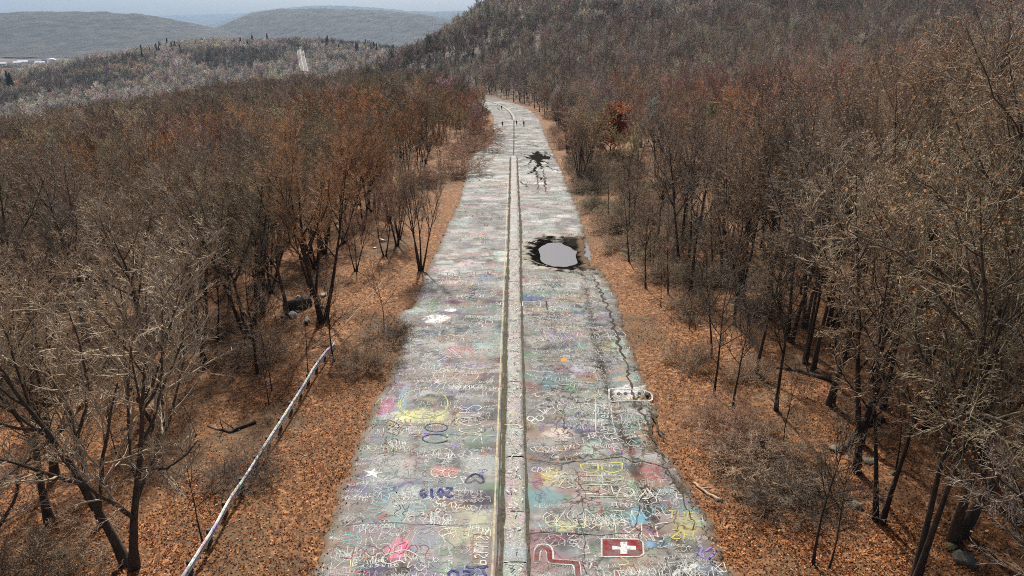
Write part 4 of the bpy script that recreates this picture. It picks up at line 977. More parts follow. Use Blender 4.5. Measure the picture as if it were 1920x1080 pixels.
# pieces one can pick out, given where the photo shows them
lifts = [0.0100]
def piece(name, strokes, col, w, fills=(), label=None, fillcol=None, closed=False, sm=True):
    """strokes, fills: photo-pixel polylines; w: stroke width in metres"""
    lifts[0] += 0.00012
    parts_ = []
    for s in fills:
        q = np.array([at(x, y)[:2] for x, y in s]); n = len(q); c = q.mean(0)
        q = np.vstack([q, c]); z = relief(q[:, 0], q[:, 1]) + lifts[0]
        parts_.append((np.concatenate([q, z[:, None]], 1), np.array([[i, (i + 1) % n, n, n] for i in range(n)])[:, :3], fillcol if fillcol is not None else col))
    root = None
    if parts_:
        V, F, C, k = [], [], [], 0
        for v, f, c in parts_: V.append(v); F.append(f + k); C.append(np.repeat(srgb(*c)[None], len(v), 0)); k += len(v)
        root = paint_obj(name, np.concatenate(V), np.concatenate(F), np.concatenate(C), M_PAINT2, label=label)
    if strokes:
        lst = []; k = 0; V, F = [], []
        for i, s in enumerate(strokes):
            q = np.array(s, float)
            if closed: q = np.vstack([q, q[:1]])
            if sm and len(q) > 2: q = smooth_line(q, 5)
            q = np.array([at(x, y)[:2] for x, y in q])
            v, f = ribbons(resample(q, max(4, 3 * len(s) + 4))[None], np.array([w]), [lifts[0] + 0.0015 + 0.0001 * i])
            V.append(v); F.append(f + k); k += len(v)
        V = np.concatenate(V)
        o = link(name if root is None else 'outline', new_mesh(name, V, np.concatenate(F), cols=np.repeat(srgb(*col)[None], len(V), 0), mats=[M_PAINT2]), root or road)
        if root is None and label: o['label'] = label
def ell(cx, cy, rx, ry, n=14, a0=0, a1=6.283): return [(cx + rx * math.cos(a), cy + ry * math.sin(a)) for a in np.linspace(a0, a1, n)]
def text(s, x, y, ax, ay, col, w, label, sm=False):
    """lettering from photo pixel (x, y); ax, ay: pixel vectors of one letter's advance and of its height"""
    st = []
    for i, ch in enumerate(s):
        for pl in GLYPH[ch]:
            st.append([(x + (i + u * 0.9) * ax[0] + v * ay[0], y + (i + u * 0.9) * ax[1] + v * ay[1]) for u, v in pl])
    piece('painted_lettering', st, col, w, label=label, sm=sm)
W_ = (194, 198, 196)
text('2019', 848, 914, (-16, 0.5), (0, 17), (18, 38, 110), 0.15, 'upside-down date in blue')
piece('painted_heart', [[(890, 887), (878, 895), (873, 903), (884, 903), (891, 899), (899, 904), (907, 902), (903, 893), (890, 887)]], (14, 26, 74), 0.13, label='blue outlined heart')
text('LOVE', 884, 847, (-14.5, 1), (0, 9), W_, 0.045, 'upside-down white word in capitals')
text('YOUR', 762, 844, (-9, -2), (-2, -9), W_, 0.06, 'white word slanting, upside down')
text('NIFS', 760, 833, (-8, -1), (-1, -6), W_, 0.06, 'white word above the slanting one')
text('8 1 0 1', 760, 970, (14, -2), (0, -10), (200, 196, 190), 0.05, 'pale hand-painted date')
text('A+P', 1262, 1080, (15, -4), (5, -11), W_, 0.12, 'bold white initials')
text('X', 1012, 782, (20, -4), (8, -14), W_, 0.08, 'white cross mark')
text('JEF', 1121, 808, (-9, 3), (3, 8), W_, 0.06, 'white upside-down letters')
text('HOW', 1160, 980, (-11, -1), (0, 6), W_, 0.05, 'small white upside-down word')
text('NOW', 1142, 972, (-9, -1), (0, 6), W_, 0.05, 'small white upside-down word above the other')
text('THE', 1252, 972, (18, 2), (2, -14), (186, 180, 92), 0.07, 'yellow letters near the right edge')
text('ZH', 1258, 1010, (24, 2), (2, -16), (186, 180, 92), 0.07, 'larger yellow letters near the right edge')
text('TUNGEAN', 1127, 808, (0, -8), (14, 1), W_, 0.06, 'white lettering running along the dark green banner')
text('HUNGRY', 930, 600, (0.2, -7), (14, 0), W_, 0.07, 'white lettering running along the left lane')
piece('painted_frame', [[(1117, 757 + i * 3.2 + (i % 2) * 1.0) if True else 0 for i in range(17)]], W_, 0.06); piece('painted_frame', [[(1146, 757), (1146.5, 775), (1150, 795), (1152, 812), (1119, 811)]], W_, 0.06)
piece('painted_flag', [[(1128, 1010), (1205, 1012), (1207, 1045), (1128, 1044)]], W_, 0.07, closed=True, sm=False, label='red flag with a white cross', fills=[[(1129, 1011), (1204, 1013), (1206, 1044), (1129, 1043)]], fillcol=(116, 30, 32))
piece('painted_cross', [], W_, 0.1, fills=[[(1148, 1024), (1163, 1024), (1163, 1017), (1176, 1017), (1176, 1024), (1192, 1025), (1192, 1032), (1176, 1031), (1176, 1039), (1163, 1039), (1163, 1031), (1148, 1031)]], fillcol=(236, 236, 234), label='white cross on the red flag')
pp_ = [(1002, 1053), (1002, 1030), (1008, 1021), (1020, 1019), (1032, 1022), (1037, 1033), (1037, 1048), (1086, 1052), (1090, 1082), (1079, 1082), (1075, 1059), (1034, 1056), (1027, 1054), (1026, 1036), (1020, 1028), (1013, 1033), (1011, 1054)]
piece('painted_pipe', [pp_], W_, 0.06, closed=True, sm=False, label='white outline of a bent dark-red band')
piece('painted_pipe', [[(1006, 1053), (1007, 1032), (1018, 1024), (1030, 1032), (1031, 1051), (1082, 1055), (1084, 1082)]], (108, 30, 32), 0.22, sm=False, label='dark red bent band')
def star(cx, cy, r, col, label):
    piece('painted_star', [], col, 0.1, fills=[[(cx + r * (1 if i % 2 == 0 else 0.38) * math.sin(i * math.pi / 5 + 0.2), cy - r * 0.52 * (1 if i % 2 == 0 else 0.38) * math.cos(i * math.pi / 5 + 0.2)) for i in range(10)]], label=label)
star(820, 716, 11, W_, 'small solid white star'); star(699, 886, 20, (214, 224, 220), 'large pale star near the left road edge'); star(1057, 675, 8, (226, 150, 62), 'orange star')
piece('painted_oval', [ell(855, 704, 42, 16, 22)], (220, 206, 196), 0.05, label='thin oval around reddish lettering'); text('EZA', 830, 712, (17, -1), (3, -13), (206, 184, 176), 0.05, 'tall reddish letters inside the thin oval')
piece('painted_oval', [ell(795, 756, 45, 27, 22), ell(794, 757, 47, 26, 22, 0.4, 3.4)], (190, 196, 118), 0.07, label='big yellow sprayed oval')
text('COWS', 903, 812, (0, -14.5), (-42, 0), (212, 208, 204), 0.06, 'tall white letters running across the left lane', sm=True)
piece('painted_oval', [ell(818, 801, 21, 8, 16)], (26, 36, 62), 0.08, label='upper dark blue oval'); piece('painted_oval', [ell(816, 822, 24, 8, 18, 0.3, 6.0)], (26, 36, 62), 0.09, label='lower dark blue oval')
piece('painted_lettering', [[(815, 655), (850, 668)], [(845, 653), (866, 671), (838, 668), (820, 678)], [(822, 660), (846, 672)], [(836, 652), (858, 668)], [(800, 664), (815, 662)]], W_, 0.07, sm=False, label='white slanting block lettering on the left lane')
for cx, cy in ((721, 981), (757, 930)): piece('painted_flower', [ell(cx + 8 * math.cos(a), cy + 5 * math.sin(a), 5, 3.2, 9) for a in np.linspace(0, 5.2, 6)], W_, 0.03)
piece('painted_lettering', [ell(816 + i * 11, 886 + (i % 2) * 3, 8, 7, 10, 0.5, 5.5) for i in range(4)], (214, 190, 186), 0.06, label='pinkish bubble letters')
piece('painted_goggles', [[(1088, 871), (1121, 870), (1122, 884), (1108, 888), (1093, 884)], [(1127, 870), (1167, 868), (1166, 883), (1148, 888), (1130, 883)]], (190, 188, 100), 0.08, closed=True, sm=False, label='yellow pair of outlined lenses')
piece('painted_lettering', [[(1092, 893), (1162, 892), (1172, 899), (1140, 904), (1094, 902)], [(1094, 909), (1174, 911), (1160, 917)], [(1103, 932), (1180, 933), (1172, 926), (1150, 924)], [(1128, 886), (1130, 908)], [(1045, 893), (1060, 886), (1066, 892), (1058, 900)], [(1047, 912), (1058, 900), (1076, 912), (1060, 916), (1047, 912)]], (168, 186, 170), 0.07, sm=False, label='pale green outlined letters under the lenses')
piece('painted_lettering', [[(874, 1061), (884, 1063), (895, 1061), (905, 1063), (915, 1060)], ell(850, 1076, 9, 7, 10), [(868, 1070), (890, 1071), (868, 1080)], [(905, 1068), (912, 1080)]], (20, 38, 104), 0.12, label='dark blue lettering at the bottom of the left lane')
piece('painted_lettering', [[(720, 1042), (716, 1052), (730, 1056), (748, 1050), (760, 1055)], [(768, 1052), (764, 1064), (775, 1058), (786, 1070), (800, 1060)], [(720, 1040), (760, 1030), (790, 1045)]], W_, 0.06, label='white flowing script beside the pink blot')
piece('painted_frame', [[(888, 1000), (920, 1003), (916, 1058), (884, 1056)]], (150, 116, 112), 0.05, closed=True, sm=False)
text('PSLUS', 888, 1056, (1, -11), (24, 1), (216, 204, 196), 0.06, 'pale lettering inside the thin brown frame')
piece('painted_molecule', [ell(995, 785, 7, 4.5, 7), ell(1003, 790, 7, 4.5, 7), ell(1012, 784, 8, 5, 7), [(1018, 778), (1028, 766)], [(1010, 768), (1020, 775)]], W_, 0.08, sm=False, label='white linked hexagons')
piece('painted_banner', [[(1142, 727), (1208, 731), (1223, 738), (1223, 752), (1142, 751)]], W_, 0.10, closed=True, sm=False, label='white framed banner reaching the right road edge')
piece('painted_banner', [], W_, 0.1, fills=[ell(1160 + i * 13, 738, 4, 3, 8) for i in range(5)], fillcol=(40, 42, 48))
piece('painted_frame', [[(980, 566), (1014, 566), (1014, 576), (980, 576)]], (216, 216, 214), 0.06, closed=True, sm=False)
piece('painted_ring', [ell(1018, 790 - 50, 15, 5, 12)], (220, 214, 196), 0.05); piece('painted_ring', [ell(1060, 717, 14, 4.5, 14)], W_, 0.05, label='thin white eye shape'); piece('painted_ring', [ell(830, 850, 18, 10, 14)], (206, 206, 202), 0.05)
piece('painted_ring', [ell(975, 935, 5, 14, 12)], (70, 90, 104), 0.06)
piece('painted_swirl', [[(1322, 1035), (1333, 1028), (1340, 1036), (1332, 1046), (1320, 1048), (1312, 1040), (1318, 1028)]], (132, 118, 186), 0.08, label='violet swirl near the right road edge')
# ------------------------------------------------------------------ guardrail
m = NT('painted_rail')
p = m.pos(); n = m.noise(2.2, p, 4, 0.7)
vv = m.n('ShaderNodeTexVoronoi'); vv.inputs['Scale'].default_value = 1.6; m.t.links.new(m.pos((0.3, 1, 3)), vv.inputs['Vector'])
hue = m.n('ShaderNodeHueSaturation', i_Color=vv.outputs['Color']); hue.inputs['Saturation'].default_value = 0.5; hue.inputs['Value'].default_value = 0.9
c = m.mix(m.ramp(m.noise(0.6, p, 3), (0.46, 0.0), (0.56, 0.75)), m.ramp(n, (0.38, (0.34, 0.33, 0.32)), (0.58, (0.78, 0.77, 0.75))), hue.outputs[0])
c = m.mix(m.ramp(m.noise(7, p, 3, 0.7), (0.55, 0.0), (0.60, 0.8)), c, (0.13, 0.12, 0.14))
m.base(c).rough(0.5)
M_RAIL = m.mat
m = NT('weathered_post')
n = m.noise(4, m.objco((1, 1, 0.3)), 4); m.base(m.ramp(n, (0.3, (0.05, 0.042, 0.035)), (0.7, (0.16, 0.14, 0.12)))).rough(0.9)
M_POST = m.mat
gr = link('guardrail', None, loc=(-13.0, 28, float(ground_z(-13, 28))))
tag(gr, 'long bent guardrail painted with white, pink and blue graffiti on the left verge', 'guardrail')
prof = np.array([(0.035, 0.72), (-0.005, 0.70), (-0.045, 0.655), (-0.045, 0.615), (0.03, 0.575), (0.03, 0.525), (-0.045, 0.485), (-0.045, 0.445), (-0.005, 0.40), (0.035, 0.38)]) * np.array([-1.0, 1.0])
prof = np.vstack([prof, prof[::-1] + np.array([-0.008, 0])])
g = np.random.default_rng(3)
ends = [12.0 + 3.81 * i for i in range(9)] + [44.9]
def rail_pos(y):
    x = -13.0 + 0.05 * vnoise(y * 0.35, y * 0 + 3, 4) - 0.10 * np.exp(-((y - 26.2) / 1.2) ** 2) + 0.12 * ss(43, 45, y)
    z = road_z(y) + 0.02 + 0.06 * vnoise(y * 0.22, y * 0 + 1, 4) - 0.30 * ss(42.2, 45, y)
    return x, z
for i in range(len(ends) - 1):
    yy = np.linspace(ends[i] - 0.12, ends[i + 1] + 0.12, 10)
    x, z = rail_pos(yy); tw = 0.10 * vnoise(yy * 0.5, yy * 0, 9)
    sink = 0.006 * (i % 2)
    Vx = x[:, None] + prof[None, :, 0] + sink + tw[:, None] * (prof[None, :, 1] - 0.55); Vz = z[:, None] + prof[None, :, 1]
    V = np.stack([Vx, np.repeat(yy[:, None], len(prof), 1), Vz], -1).reshape(-1, 3) - np.array(gr.location)
    k = len(prof); I = np.arange(10 * k).reshape(10, k); J = np.roll(I, -1, 1)
    F = np.stack([I[:-1], J[:-1], J[1:], I[1:]], -1).reshape(-1, 4)
    link('beam', new_mesh('beam', V, F, smooth=False, mats=[M_RAIL]), gr)
pv = np.array([(x, y, z) for z in (0, 1) for x, y in ((-0.075, -0.085), (0.075, -0.085), (0.075, 0.085), (-0.075, 0.085))], float)
pf = np.array([[0, 1, 5, 4], [1, 2, 6, 5], [2, 3, 7, 6], [3, 0, 4, 7], [4, 5, 6, 7]])
pm = new_mesh('post', pv * np.array([1, 1, 1.05]) - np.array([0, 0, 0.35]), pf, mats=[M_POST])
for y in np.arange(12.6, 44.5, 1.9):
    x, z = rail_pos(np.array([y]))
    o = link('post', pm, gr, (x[0] - 0.16 + 13.0, y - 28, z[0] - gr.location[2]), g.normal(0, 0.1)); o.rotation_euler[0] = g.normal(0, 0.05)

# ------------------------------------------------------------------ stones, timber, rubbish
def rock_mesh(seed, flat=0.6):
    import bmesh
    g = np.random.default_rng(seed); bm = bmesh.new()
    bmesh.ops.create_icosphere(bm, subdivisions=3, radius=1)
    pl = norm(g.standard_normal((13, 3))); dd = g.uniform(0.45, 0.75, 13)
    for v in bm.verts:
        c = np.array(v.co)
        for q, d in zip(pl, dd):
            e = c @ q - d
            if e > 0: c = c - q * e * 0.9
        c = c * (1 + 0.10 * math.sin(c[0] * 7 + seed) * math.sin(c[1] * 6 + seed) + 0.05 * math.sin(c[2] * 15 + c[0] * 11)) * np.array([1, 0.8, flat])
        v.co = c
    me = bpy.data.meshes.new('boulder'); bm.to_mesh(me); bm.free()
    me.polygons.foreach_set('use_smooth', np.ones(len(me.polygons), bool))
    return me
def stone(name, a, b, moss):
    m = NT(name); p = m.pos(); n = m.noise(3.5, p, 6, 0.75); n_ = m.noise(1.1, p, 3)
    m.base(m.mix(m.ramp(n_, (0.45, 0.0), (0.6, moss)), m.ramp(n, (0.3, a), (0.7, b)), (0.10, 0.105, 0.045))).rough(0.9); m.bump(n, 0.8, 0.06)
    return m.mat
M_STONE = stone('pale_mossy_stone', (0.07, 0.062, 0.048), (0.23, 0.21, 0.165), 0.75)
M_CONC = stone('broken_concrete', (0.26, 0.27, 0.26), (0.55, 0.56, 0.55), 0.15)
ROCKS = [rock_mesh(i) for i in range(4)]
for me in ROCKS: me.materials.append(M_STONE)
def boulder(px, py, r, v, label, rz=0.0, mat=None, name='boulder', cat='rock', sink=0.42):
    p = at_ground(px, py); r = r * (0.7 if name == 'boulder' else 1)
    me = ROCKS[v % 4]
    if mat: me = me.copy(); me.materials.clear(); me.materials.append(mat)
    o = link(name, me, loc=(p[0], p[1], p[2] + r * (0.5 - sink)), rz=rz, sc=r)
    o.rotation_euler[0] = 0.2 * math.sin(px)
    return tag(o, label, cat)
boulder(1812, 1060, 0.95, 0, 'largest pale mossy boulder at the lower right corner', 0.4)
boulder(1786, 1030, 0.5, 1, 'smaller boulder against the back of the largest one', 1.2)
boulder(1762, 762, 0.8, 2, 'rounded grey-green boulder under the twin-stemmed oak', 0.3)
boulder(1631, 868, 0.7, 3, 'flat pale rock halfway along the right wood floor', 0.8)
boulder(1605, 952, 0.65, 1, 'mossy rock right of the short dark trunk', 2.0)
boulder(1425, 712, 0.75, 0, 'greenish boulder behind the thin leaning trees on the right', 1.0)
boulder(1372, 762, 0.35, 2, 'small stone at the foot of the thin leaning tree', 0.2)
boulder(1564, 842, 0.6, 3, 'dull grey rock beyond the dark plank', 1.7)
boulder(1676, 888, 0.45, 1, 'small pale rock right of the flat one', 0.9)
boulder(111, 1040, 0.7, 2, 'pale green rock at the foot of the large tree, lower left', 0.5)
boulder(200, 985, 0.4, 0, 'small rock in the leaves behind the large tree, lower left', 0.5)

def tube_mesh(name, pts, rad, k, mat, caps=True):
    P = np.array(pts, float)[None]; R_ = np.array(rad, float)[None]
    V, F = tubes(P, R_, k)
    n = P.shape[1]
    F = F.tolist()
    if caps: F += [list(range(k))[::-1], list(range((n - 1) * k, n * k))]
    me = bpy.data.meshes.new(name); me.from_pydata(V.tolist(), [], F); me.materials.append(mat)
    me.polygons.foreach_set('use_smooth', np.array([len(f) == 4 for f in F]))
    return me
m = NT('bare_pale_wood'); n = m.noise(3, m.objco((6, 6, 6)), 4); m.base(m.ramp(n, (0.3, (0.26, 0.18, 0.12)), (0.7, (0.48, 0.37, 0.27)))).rough(0.8)
M_PALEWOOD = m.mat
def log(pxs, r0, r1, mat, label, name='fallen_log', lift=0.0, stubs=2, seed=0):
    g = np.random.default_rng(seed)
    W = np.array([at_ground(x, y) for x, y in pxs]); W = np.stack([np.interp(np.linspace(0, 1, 9), np.linspace(0, 1, len(W)), W[:, i]) for i in range(3)], -1)
    o0 = W[0].copy(); P = W - o0; P[:, 2] += np.linspace(r0, r1, 9) * 0.6 + lift * np.linspace(0, 1, 9); P[1:-1] += g.normal(0, 0.05, (7, 3))
    o = link(name, tube_mesh(name, P, np.linspace(r0, r1, 9) * (1 + 0.08 * g.standard_normal(9)), 8, mat), loc=tuple(o0))
    for i in range(stubs):
        a = P[3 + 2 * i]; d = norm(np.array([g.normal(), g.normal(), 1.0]))
        link('branch_stub', tube_mesh('branch_stub', [a, a + d * 0.5, a + d * 1.1 + np.array([0.1, 0, 0])], [r1 * 0.6, r1 * 0.45, 0.012], 5, mat), o)
    return tag(o, label, 'log')
log([(1300, 909), (1320, 924), (1352, 943)], 0.05, 0.10, M_PALEWOOD, 'pale broken bough lying across the right verge', 'fallen_bough', seed=1, stubs=1)
log([(1655, 790), (1620, 800), (1575, 850)], 0.20, 0.13, M_BARK_DARK, 'dark rotten log on the right wood floor', seed=2)
log([(1770, 712), (1700, 706), (1630, 716)], 0.22, 0.14, M_BARK_DARK, 'dark log behind the leaning oak', seed=3)
log([(1570, 720), (1500, 700), (1450, 690)], 0.16, 0.08, M_BARK, 'grey log left of the leaning oak', seed=4)
log([(480, 795), (430, 812), (390, 800)], 0.12, 0.06, M_BARK_DARK, 'short dark log left of the guardrail', seed=5)
log([(800, 350), (822, 335), (850, 322)], 0.12, 0.05, M_PALEWOOD, 'pale log on the left verge across from the fissure', seed=6, stubs=1)
log([(1050, 300), (1075, 316)], 0.09, 0.04, M_PALEWOOD, 'pale stick at the right road edge beside the fissure', 'fallen_bough', seed=7, stubs=0)
log([(1000, 249), (1018, 258)], 0.10, 0.05, M_PALEWOOD, 'pale fallen birch stem at the road edge near the walkers', 'fallen_bough', seed=8, stubs=0)
log([(585, 655), (640, 640), (720, 560)], 0.05, 0.02, M_PALEWOOD, 'long pale broken branch propped over the guardrail end', 'fallen_bough', lift=1.6, seed=9, stubs=1)

# culvert heap: black pipe mouth among broken concrete, by the ditch
p0 = at_ground(556, 582)
t = np.linspace(0, 2 * np.pi, 20, endpoint=False)
ring = lambda r, y: np.stack([r * np.cos(t), np.full(20, y), r * np.sin(t)], -1)
V = np.concatenate([ring(0.62, -0.9), ring(0.62, 1.2), ring(0.52, -0.9), ring(0.52, 1.2)])
i = np.arange(20); j = (i + 1) % 20
F = np.concatenate([np.stack([i, j, j + 20, i + 20], -1), np.stack([j + 40, i + 40, i + 60, j + 60], -1), np.stack([j, i, i + 40, j + 40], -1)])
m = NT('rusted_pipe'); n = m.noise(4, m.pos(), 4); m.base(m.ramp(n, (0.3, (0.02, 0.018, 0.016)), (0.7, (0.09, 0.07, 0.055)))).rough(0.8)
M_PIPE = m.mat
o = link('culvert_pipe', new_mesh('culvert_pipe', V, F, smooth=True, mats=[M_PIPE]), loc=(p0[0], p0[1], p0[2] + 0.35), rz=-0.6); tag(o, 'black culvert pipe in the rubble heap beside the ditch', 'pipe')
for i, (x, y, r, lab) in enumerate([(549, 596, 0.55, 'white slab of concrete below the culvert pipe'), (560, 560, 0.35, 'pale block on top of the culvert heap'), (607, 555, 0.45, 'broken concrete lump right of the culvert'), (603, 577, 0.3, 'small concrete piece right of the culvert'), (532, 596, 0.3, 'small white block left of the culvert'), (576, 605, 0.35, 'concrete piece at the near foot of the heap')]):
    boulder(x, y, r, i, lab, i * 0.9, M_CONC, 'concrete_block', 'rubble', 0.2)
m = NT('white_plastic'); m.base((0.7, 0.7, 0.68)).rough(0.5); M_PLASTIC = m.mat
for i, (x, y, r, lab) in enumerate([(716, 453, 0.5, 'white plastic sheet snagged in the left wood'), (407, 951, 0.10, 'white scrap of litter right of the guardrail'), (703, 466, 0.25, 'pale scrap below the white plastic sheet')]):
    boulder(x, y, r, i + 1, lab, i, M_PLASTIC, 'litter', 'litter', 0.3)
# leaning plank with white painted marks
p0 = at_ground(1443, 880)
pl = link('plank', None, loc=tuple(p0), rz=0.25); tag(pl, 'dark leaning plank with white painted marks inside the right thicket', 'plank')
bv = np.array([(x, y, z) for z in (0, 1) for x, y in ((-0.14, -0.03), (0.14, -0.03), (0.14, 0.03), (-0.14, 0.03))]); q = bv * np.array([0.7, 1, 1.5])
q[:, 0] -= q[:, 2] * 0.30; q[:, 1] += q[:, 2] * 0.25
link('board', new_mesh('board', q, np.vstack([pf, [[3, 2, 1, 0]]]), mats=[M_POST]), pl)
m = NT('white_marks'); m.base((0.72, 0.74, 0.74)).rough(0.6); M_WHITE = m.mat
for k in range(6):
    z = 0.35 + 0.18 * k; a = np.array([(-0.08, -0.036, z), (0.06, -0.036, z + 0.03), (0.06, -0.036, z + 0.10), (-0.08, -0.036, z + 0.07)])
    a[:, 0] -= a[:, 2] * 0.30; a[:, 1] += a[:, 2] * 0.25
    link('painted_mark', new_mesh('painted_mark', a, [[0, 1, 2, 3]], mats=[M_WHITE]), pl)

# ------------------------------------------------------------------ walkers and a dog
def cloth(name, c):
    m = NT(name); n = m.noise(9, m.objco(), 3); m.base(m.mix(m.ramp(n, (0.3, 0.0), (0.7, 0.4)), c, tuple(x * 1.5 for x in c))).rough(0.85); return m.mat
M_SKIN = cloth('skin', (0.42, 0.26, 0.19)); M_HAIR = cloth('hair', (0.03, 0.022, 0.018)); M_SHOE = cloth('shoes', (0.03, 0.03, 0.03))
def skin_mesh(name, verts, edges_, radii, root, sub=2):
    me = bpy.data.meshes.new(name); me.from_pydata(verts, edges_, [])
    o = bpy.data.objects.new(name, me); COL.objects.link(o)
    o.modifiers.new('skin', 'SKIN'); o.modifiers.new('sub', 'SUBSURF').levels = sub
    o.modifiers[1].render_levels = sub; o.modifiers[0].use_smooth_shade = True
    lay = me.skin_vertices[0]
    for i, r in enumerate(radii): lay.data[i].radius = (r, r) if not hasattr(r, '__len__') else r; lay.data[i].use_root = (i == root)
    dg = bpy.context.evaluated_depsgraph_get(); dg.update()
    out = bpy.data.meshes.new_from_object(o.evaluated_get(dg)); bpy.data.objects.remove(o)
    out.name = name
    return out
def person(px, py, facing, stride, coat, trousers, label, hood=False, armb=0.25):
    b = at(px, py); z0 = float(relief(np.array([b[0]]), np.array([b[1]]))[0])
    s = stride
    V = [(0, 0, .95), (0, 0, 1.12), (0, .01, 1.34), (0, .015, 1.47), (0, .02, 1.54), (0, .03, 1.62), (0, .03, 1.70),            # pelvis, waist, chest, neck base, neck, face, crown
         (-.17, 0, 1.42), (-.23, -.04 * s, 1.16), (-.22, .10 * s + .05, .93), (-.21, .14 * s + .07, .85),                       # left arm to hand
         (.17, 0, 1.42), (.23, -.16 * s, 1.17), (.22, -.16 * s + .06, .93), (.21, -.15 * s + .09, .85),
         (-.095, 0, .90), (-.10, -.10 * s + .03, .50), (-.10, -.36 * s, .09), (-.10, -.36 * s + .16, .05),
         (.095, 0, .90), (.10, .16 * s + .03, .50), (.10, .26 * s, .09), (.10, .26 * s + .17, .045)]
    E = [(0, 1), (1, 2), (2, 3), (3, 4), (4, 5), (5, 6), (2, 7), (7, 8), (8, 9), (9, 10), (2, 11), (11, 12), (12, 13), (13, 14), (0, 15), (15, 16), (16, 17), (17, 18), (0, 19), (19, 20), (20, 21), (21, 22)]
    Rr = [(.16, .12), (.15, .115), (.18, .13), (.08, .08), (.055, .055), (.085, .10), (.075, .085), .075, .058, .042, .04, .075, .058, .042, .04, .10, .07, .05, .042, .10, .07, .05, .042]
    me = skin_mesh('body', V, E, Rr, 0)
    for mt in (coat, trousers, M_SKIN, M_SHOE): me.materials.append(mt)
    idx = []
    for pgn in me.polygons:
        c = pgn.center
        if c.z > 1.52: k = 2
        elif c.z < 0.11: k = 3
        elif abs(c.x) > 0.16 and c.z < 0.90: k = 2
        elif c.z < 0.86 and abs(c.x) < 0.19: k = 1
        else: k = 0
        idx.append(k)
    me.polygons.foreach_set('material_index', idx)
    o = link('person', None, loc=(b[0], b[1], z0), rz=facing)
    link('body', me, o)
    hv = [(0, -.035, 1.66), (0, .0, 1.735), (0, .06, 1.735)]
    hm = skin_mesh('hood' if hood else 'hair', hv, [(0, 1), (1, 2)], [(.10, .07), (.085, .05), (.05, .035)], 0, 1); hm.materials.append(coat if hood else M_HAIR)
    link('hood' if hood else 'hair', hm, o)
    for sx in (-1, 1):
        for f in range(5):
            bx, by, bz = (.21 * sx, (.14 * s + .07) if sx < 0 else (-.15 * s + .09), .83)
            ln = (.05, .075, .082, .076, .06)[f]; dx = (-0.03 + 0.016 * f)
            if f == 0: q = [(bx - sx * .02, by + .02, bz + .02), (bx - sx * .045, by + .045, bz - .01), (bx - sx * .045, by + .055, bz - .035)]
            else: q = [(bx, by + dx, bz), (bx, by + dx + .01, bz - ln * .55), (bx - sx * .012, by + dx + .028, bz - ln)]
            link('finger', tube_mesh('finger', q, (.010, .009, .007), 5, M_SKIN), o)
    return tag(o, label, 'person', 'walkers on the far road')
C1, C2, C3, C4 = cloth('black_coat', (0.012, 0.012, 0.014)), cloth('dark_jeans', (0.018, 0.022, 0.032)), cloth('charcoal_jacket', (0.022, 0.021, 0.022)), cloth('dark_green_coat', (0.014, 0.018, 0.014))
person(942, 238.2, 0.1, 0.55, C1, C2, 'person in a black coat walking alone on the left lane', True)
person(968.5, 236.2, -0.1, 0.25, C3, C1, 'person in a charcoal jacket walking along the middle crack')
person(982, 237.2, 0.05, 0.2, C1, C1, 'person in black walking on the right lane')
person(940.5, 206, 3.0, 0.4, C4, C1, 'farthest person in dark clothes, next to the dog')
b = at(935, 207)
V = [(0, -.28, .46), (0, .0, .47), (0, .26, .48), (0, .40, .60), (0, .50, .70), (0, .62, .66), (0, -.42, .52), (0, -.55, .62),
     (-.09, -.27, .40), (-.09, -.20, .28), (-.09, -.30, .17), (-.09, -.27, .02), (.09, -.27, .40), (.09, -.20, .28), (.09, -.30, .17), (.09, -.27, .02), (-.08, .25, .38), (-.08, .26, .18), (-.08, .28, .02), (.08, .25, .38), (.08, .30, .18), (.08, .33, .02), (-.05, .47, .80), (.05, .47, .80)]
E = [(0, 1), (1, 2), (2, 3), (3, 4), (4, 5), (0, 6), (6, 7), (0, 8), (8, 9), (9, 10), (10, 11), (0, 12), (12, 13), (13, 14), (14, 15), (2, 16), (16, 17), (17, 18), (2, 19), (19, 20), (20, 21), (4, 22), (4, 23)]
me = skin_mesh('dog', V, E, [.12, .12, .15, .09, .09, .045, .035, .018, .065, .05, .03, .03, .065, .05, .03, .03, .055, .035, .03, .055, .035, .03, .02, .02], 1)
me.materials.append(cloth('black_fur', (0.015, 0.013, 0.012)))
tag(link('dog', me, loc=(b[0], b[1], float(relief(np.array([b[0]]), np.array([b[1]]))[0])), rz=1.2), 'small dark dog beside the farthest walker', 'dog')

# ------------------------------------------------------------------ far road on the hillside, a car on it, the town
yy = np.linspace(FR0, FR1, 60); xx = np.interp(yy, FAR_ROAD[:, 1], FAR_ROAD[:, 0]); xx = np.convolve(np.pad(xx, 4, 'edge'), np.ones(9) / 9, 'valid')
offs = np.array([-5.5, -2.6, 0, 2.6, 5.5])
Xs = xx[:, None] + offs; Ys = np.repeat(yy[:, None], 5, 1); Zs = ground_z(xx, yy)[:, None] + np.array([1.2, 1.5, 1.6, 1.5, 1.2])
I = np.arange(60 * 5).reshape(60, 5); Fq = lambda I: np.stack([I[:-1, :-1], I[:-1, 1:], I[1:, 1:], I[1:, :-1]], -1).reshape(-1, 4)
m = NT('far_asphalt'); n = m.noise(0.3, m.pos(), 4); m.base(m.ramp(n, (0.3, (0.06, 0.055, 0.055)), (0.7, (0.10, 0.092, 0.09)))).rough(0.8); M_FASP = m.mat
fr = tag(link('hill_road', new_mesh('hill_road', np.stack([Xs, Ys, Zs], -1).reshape(-1, 3), Fq(I), smooth=True, mats=[M_FASP])), 'road climbing the far hillside', kind='structure')
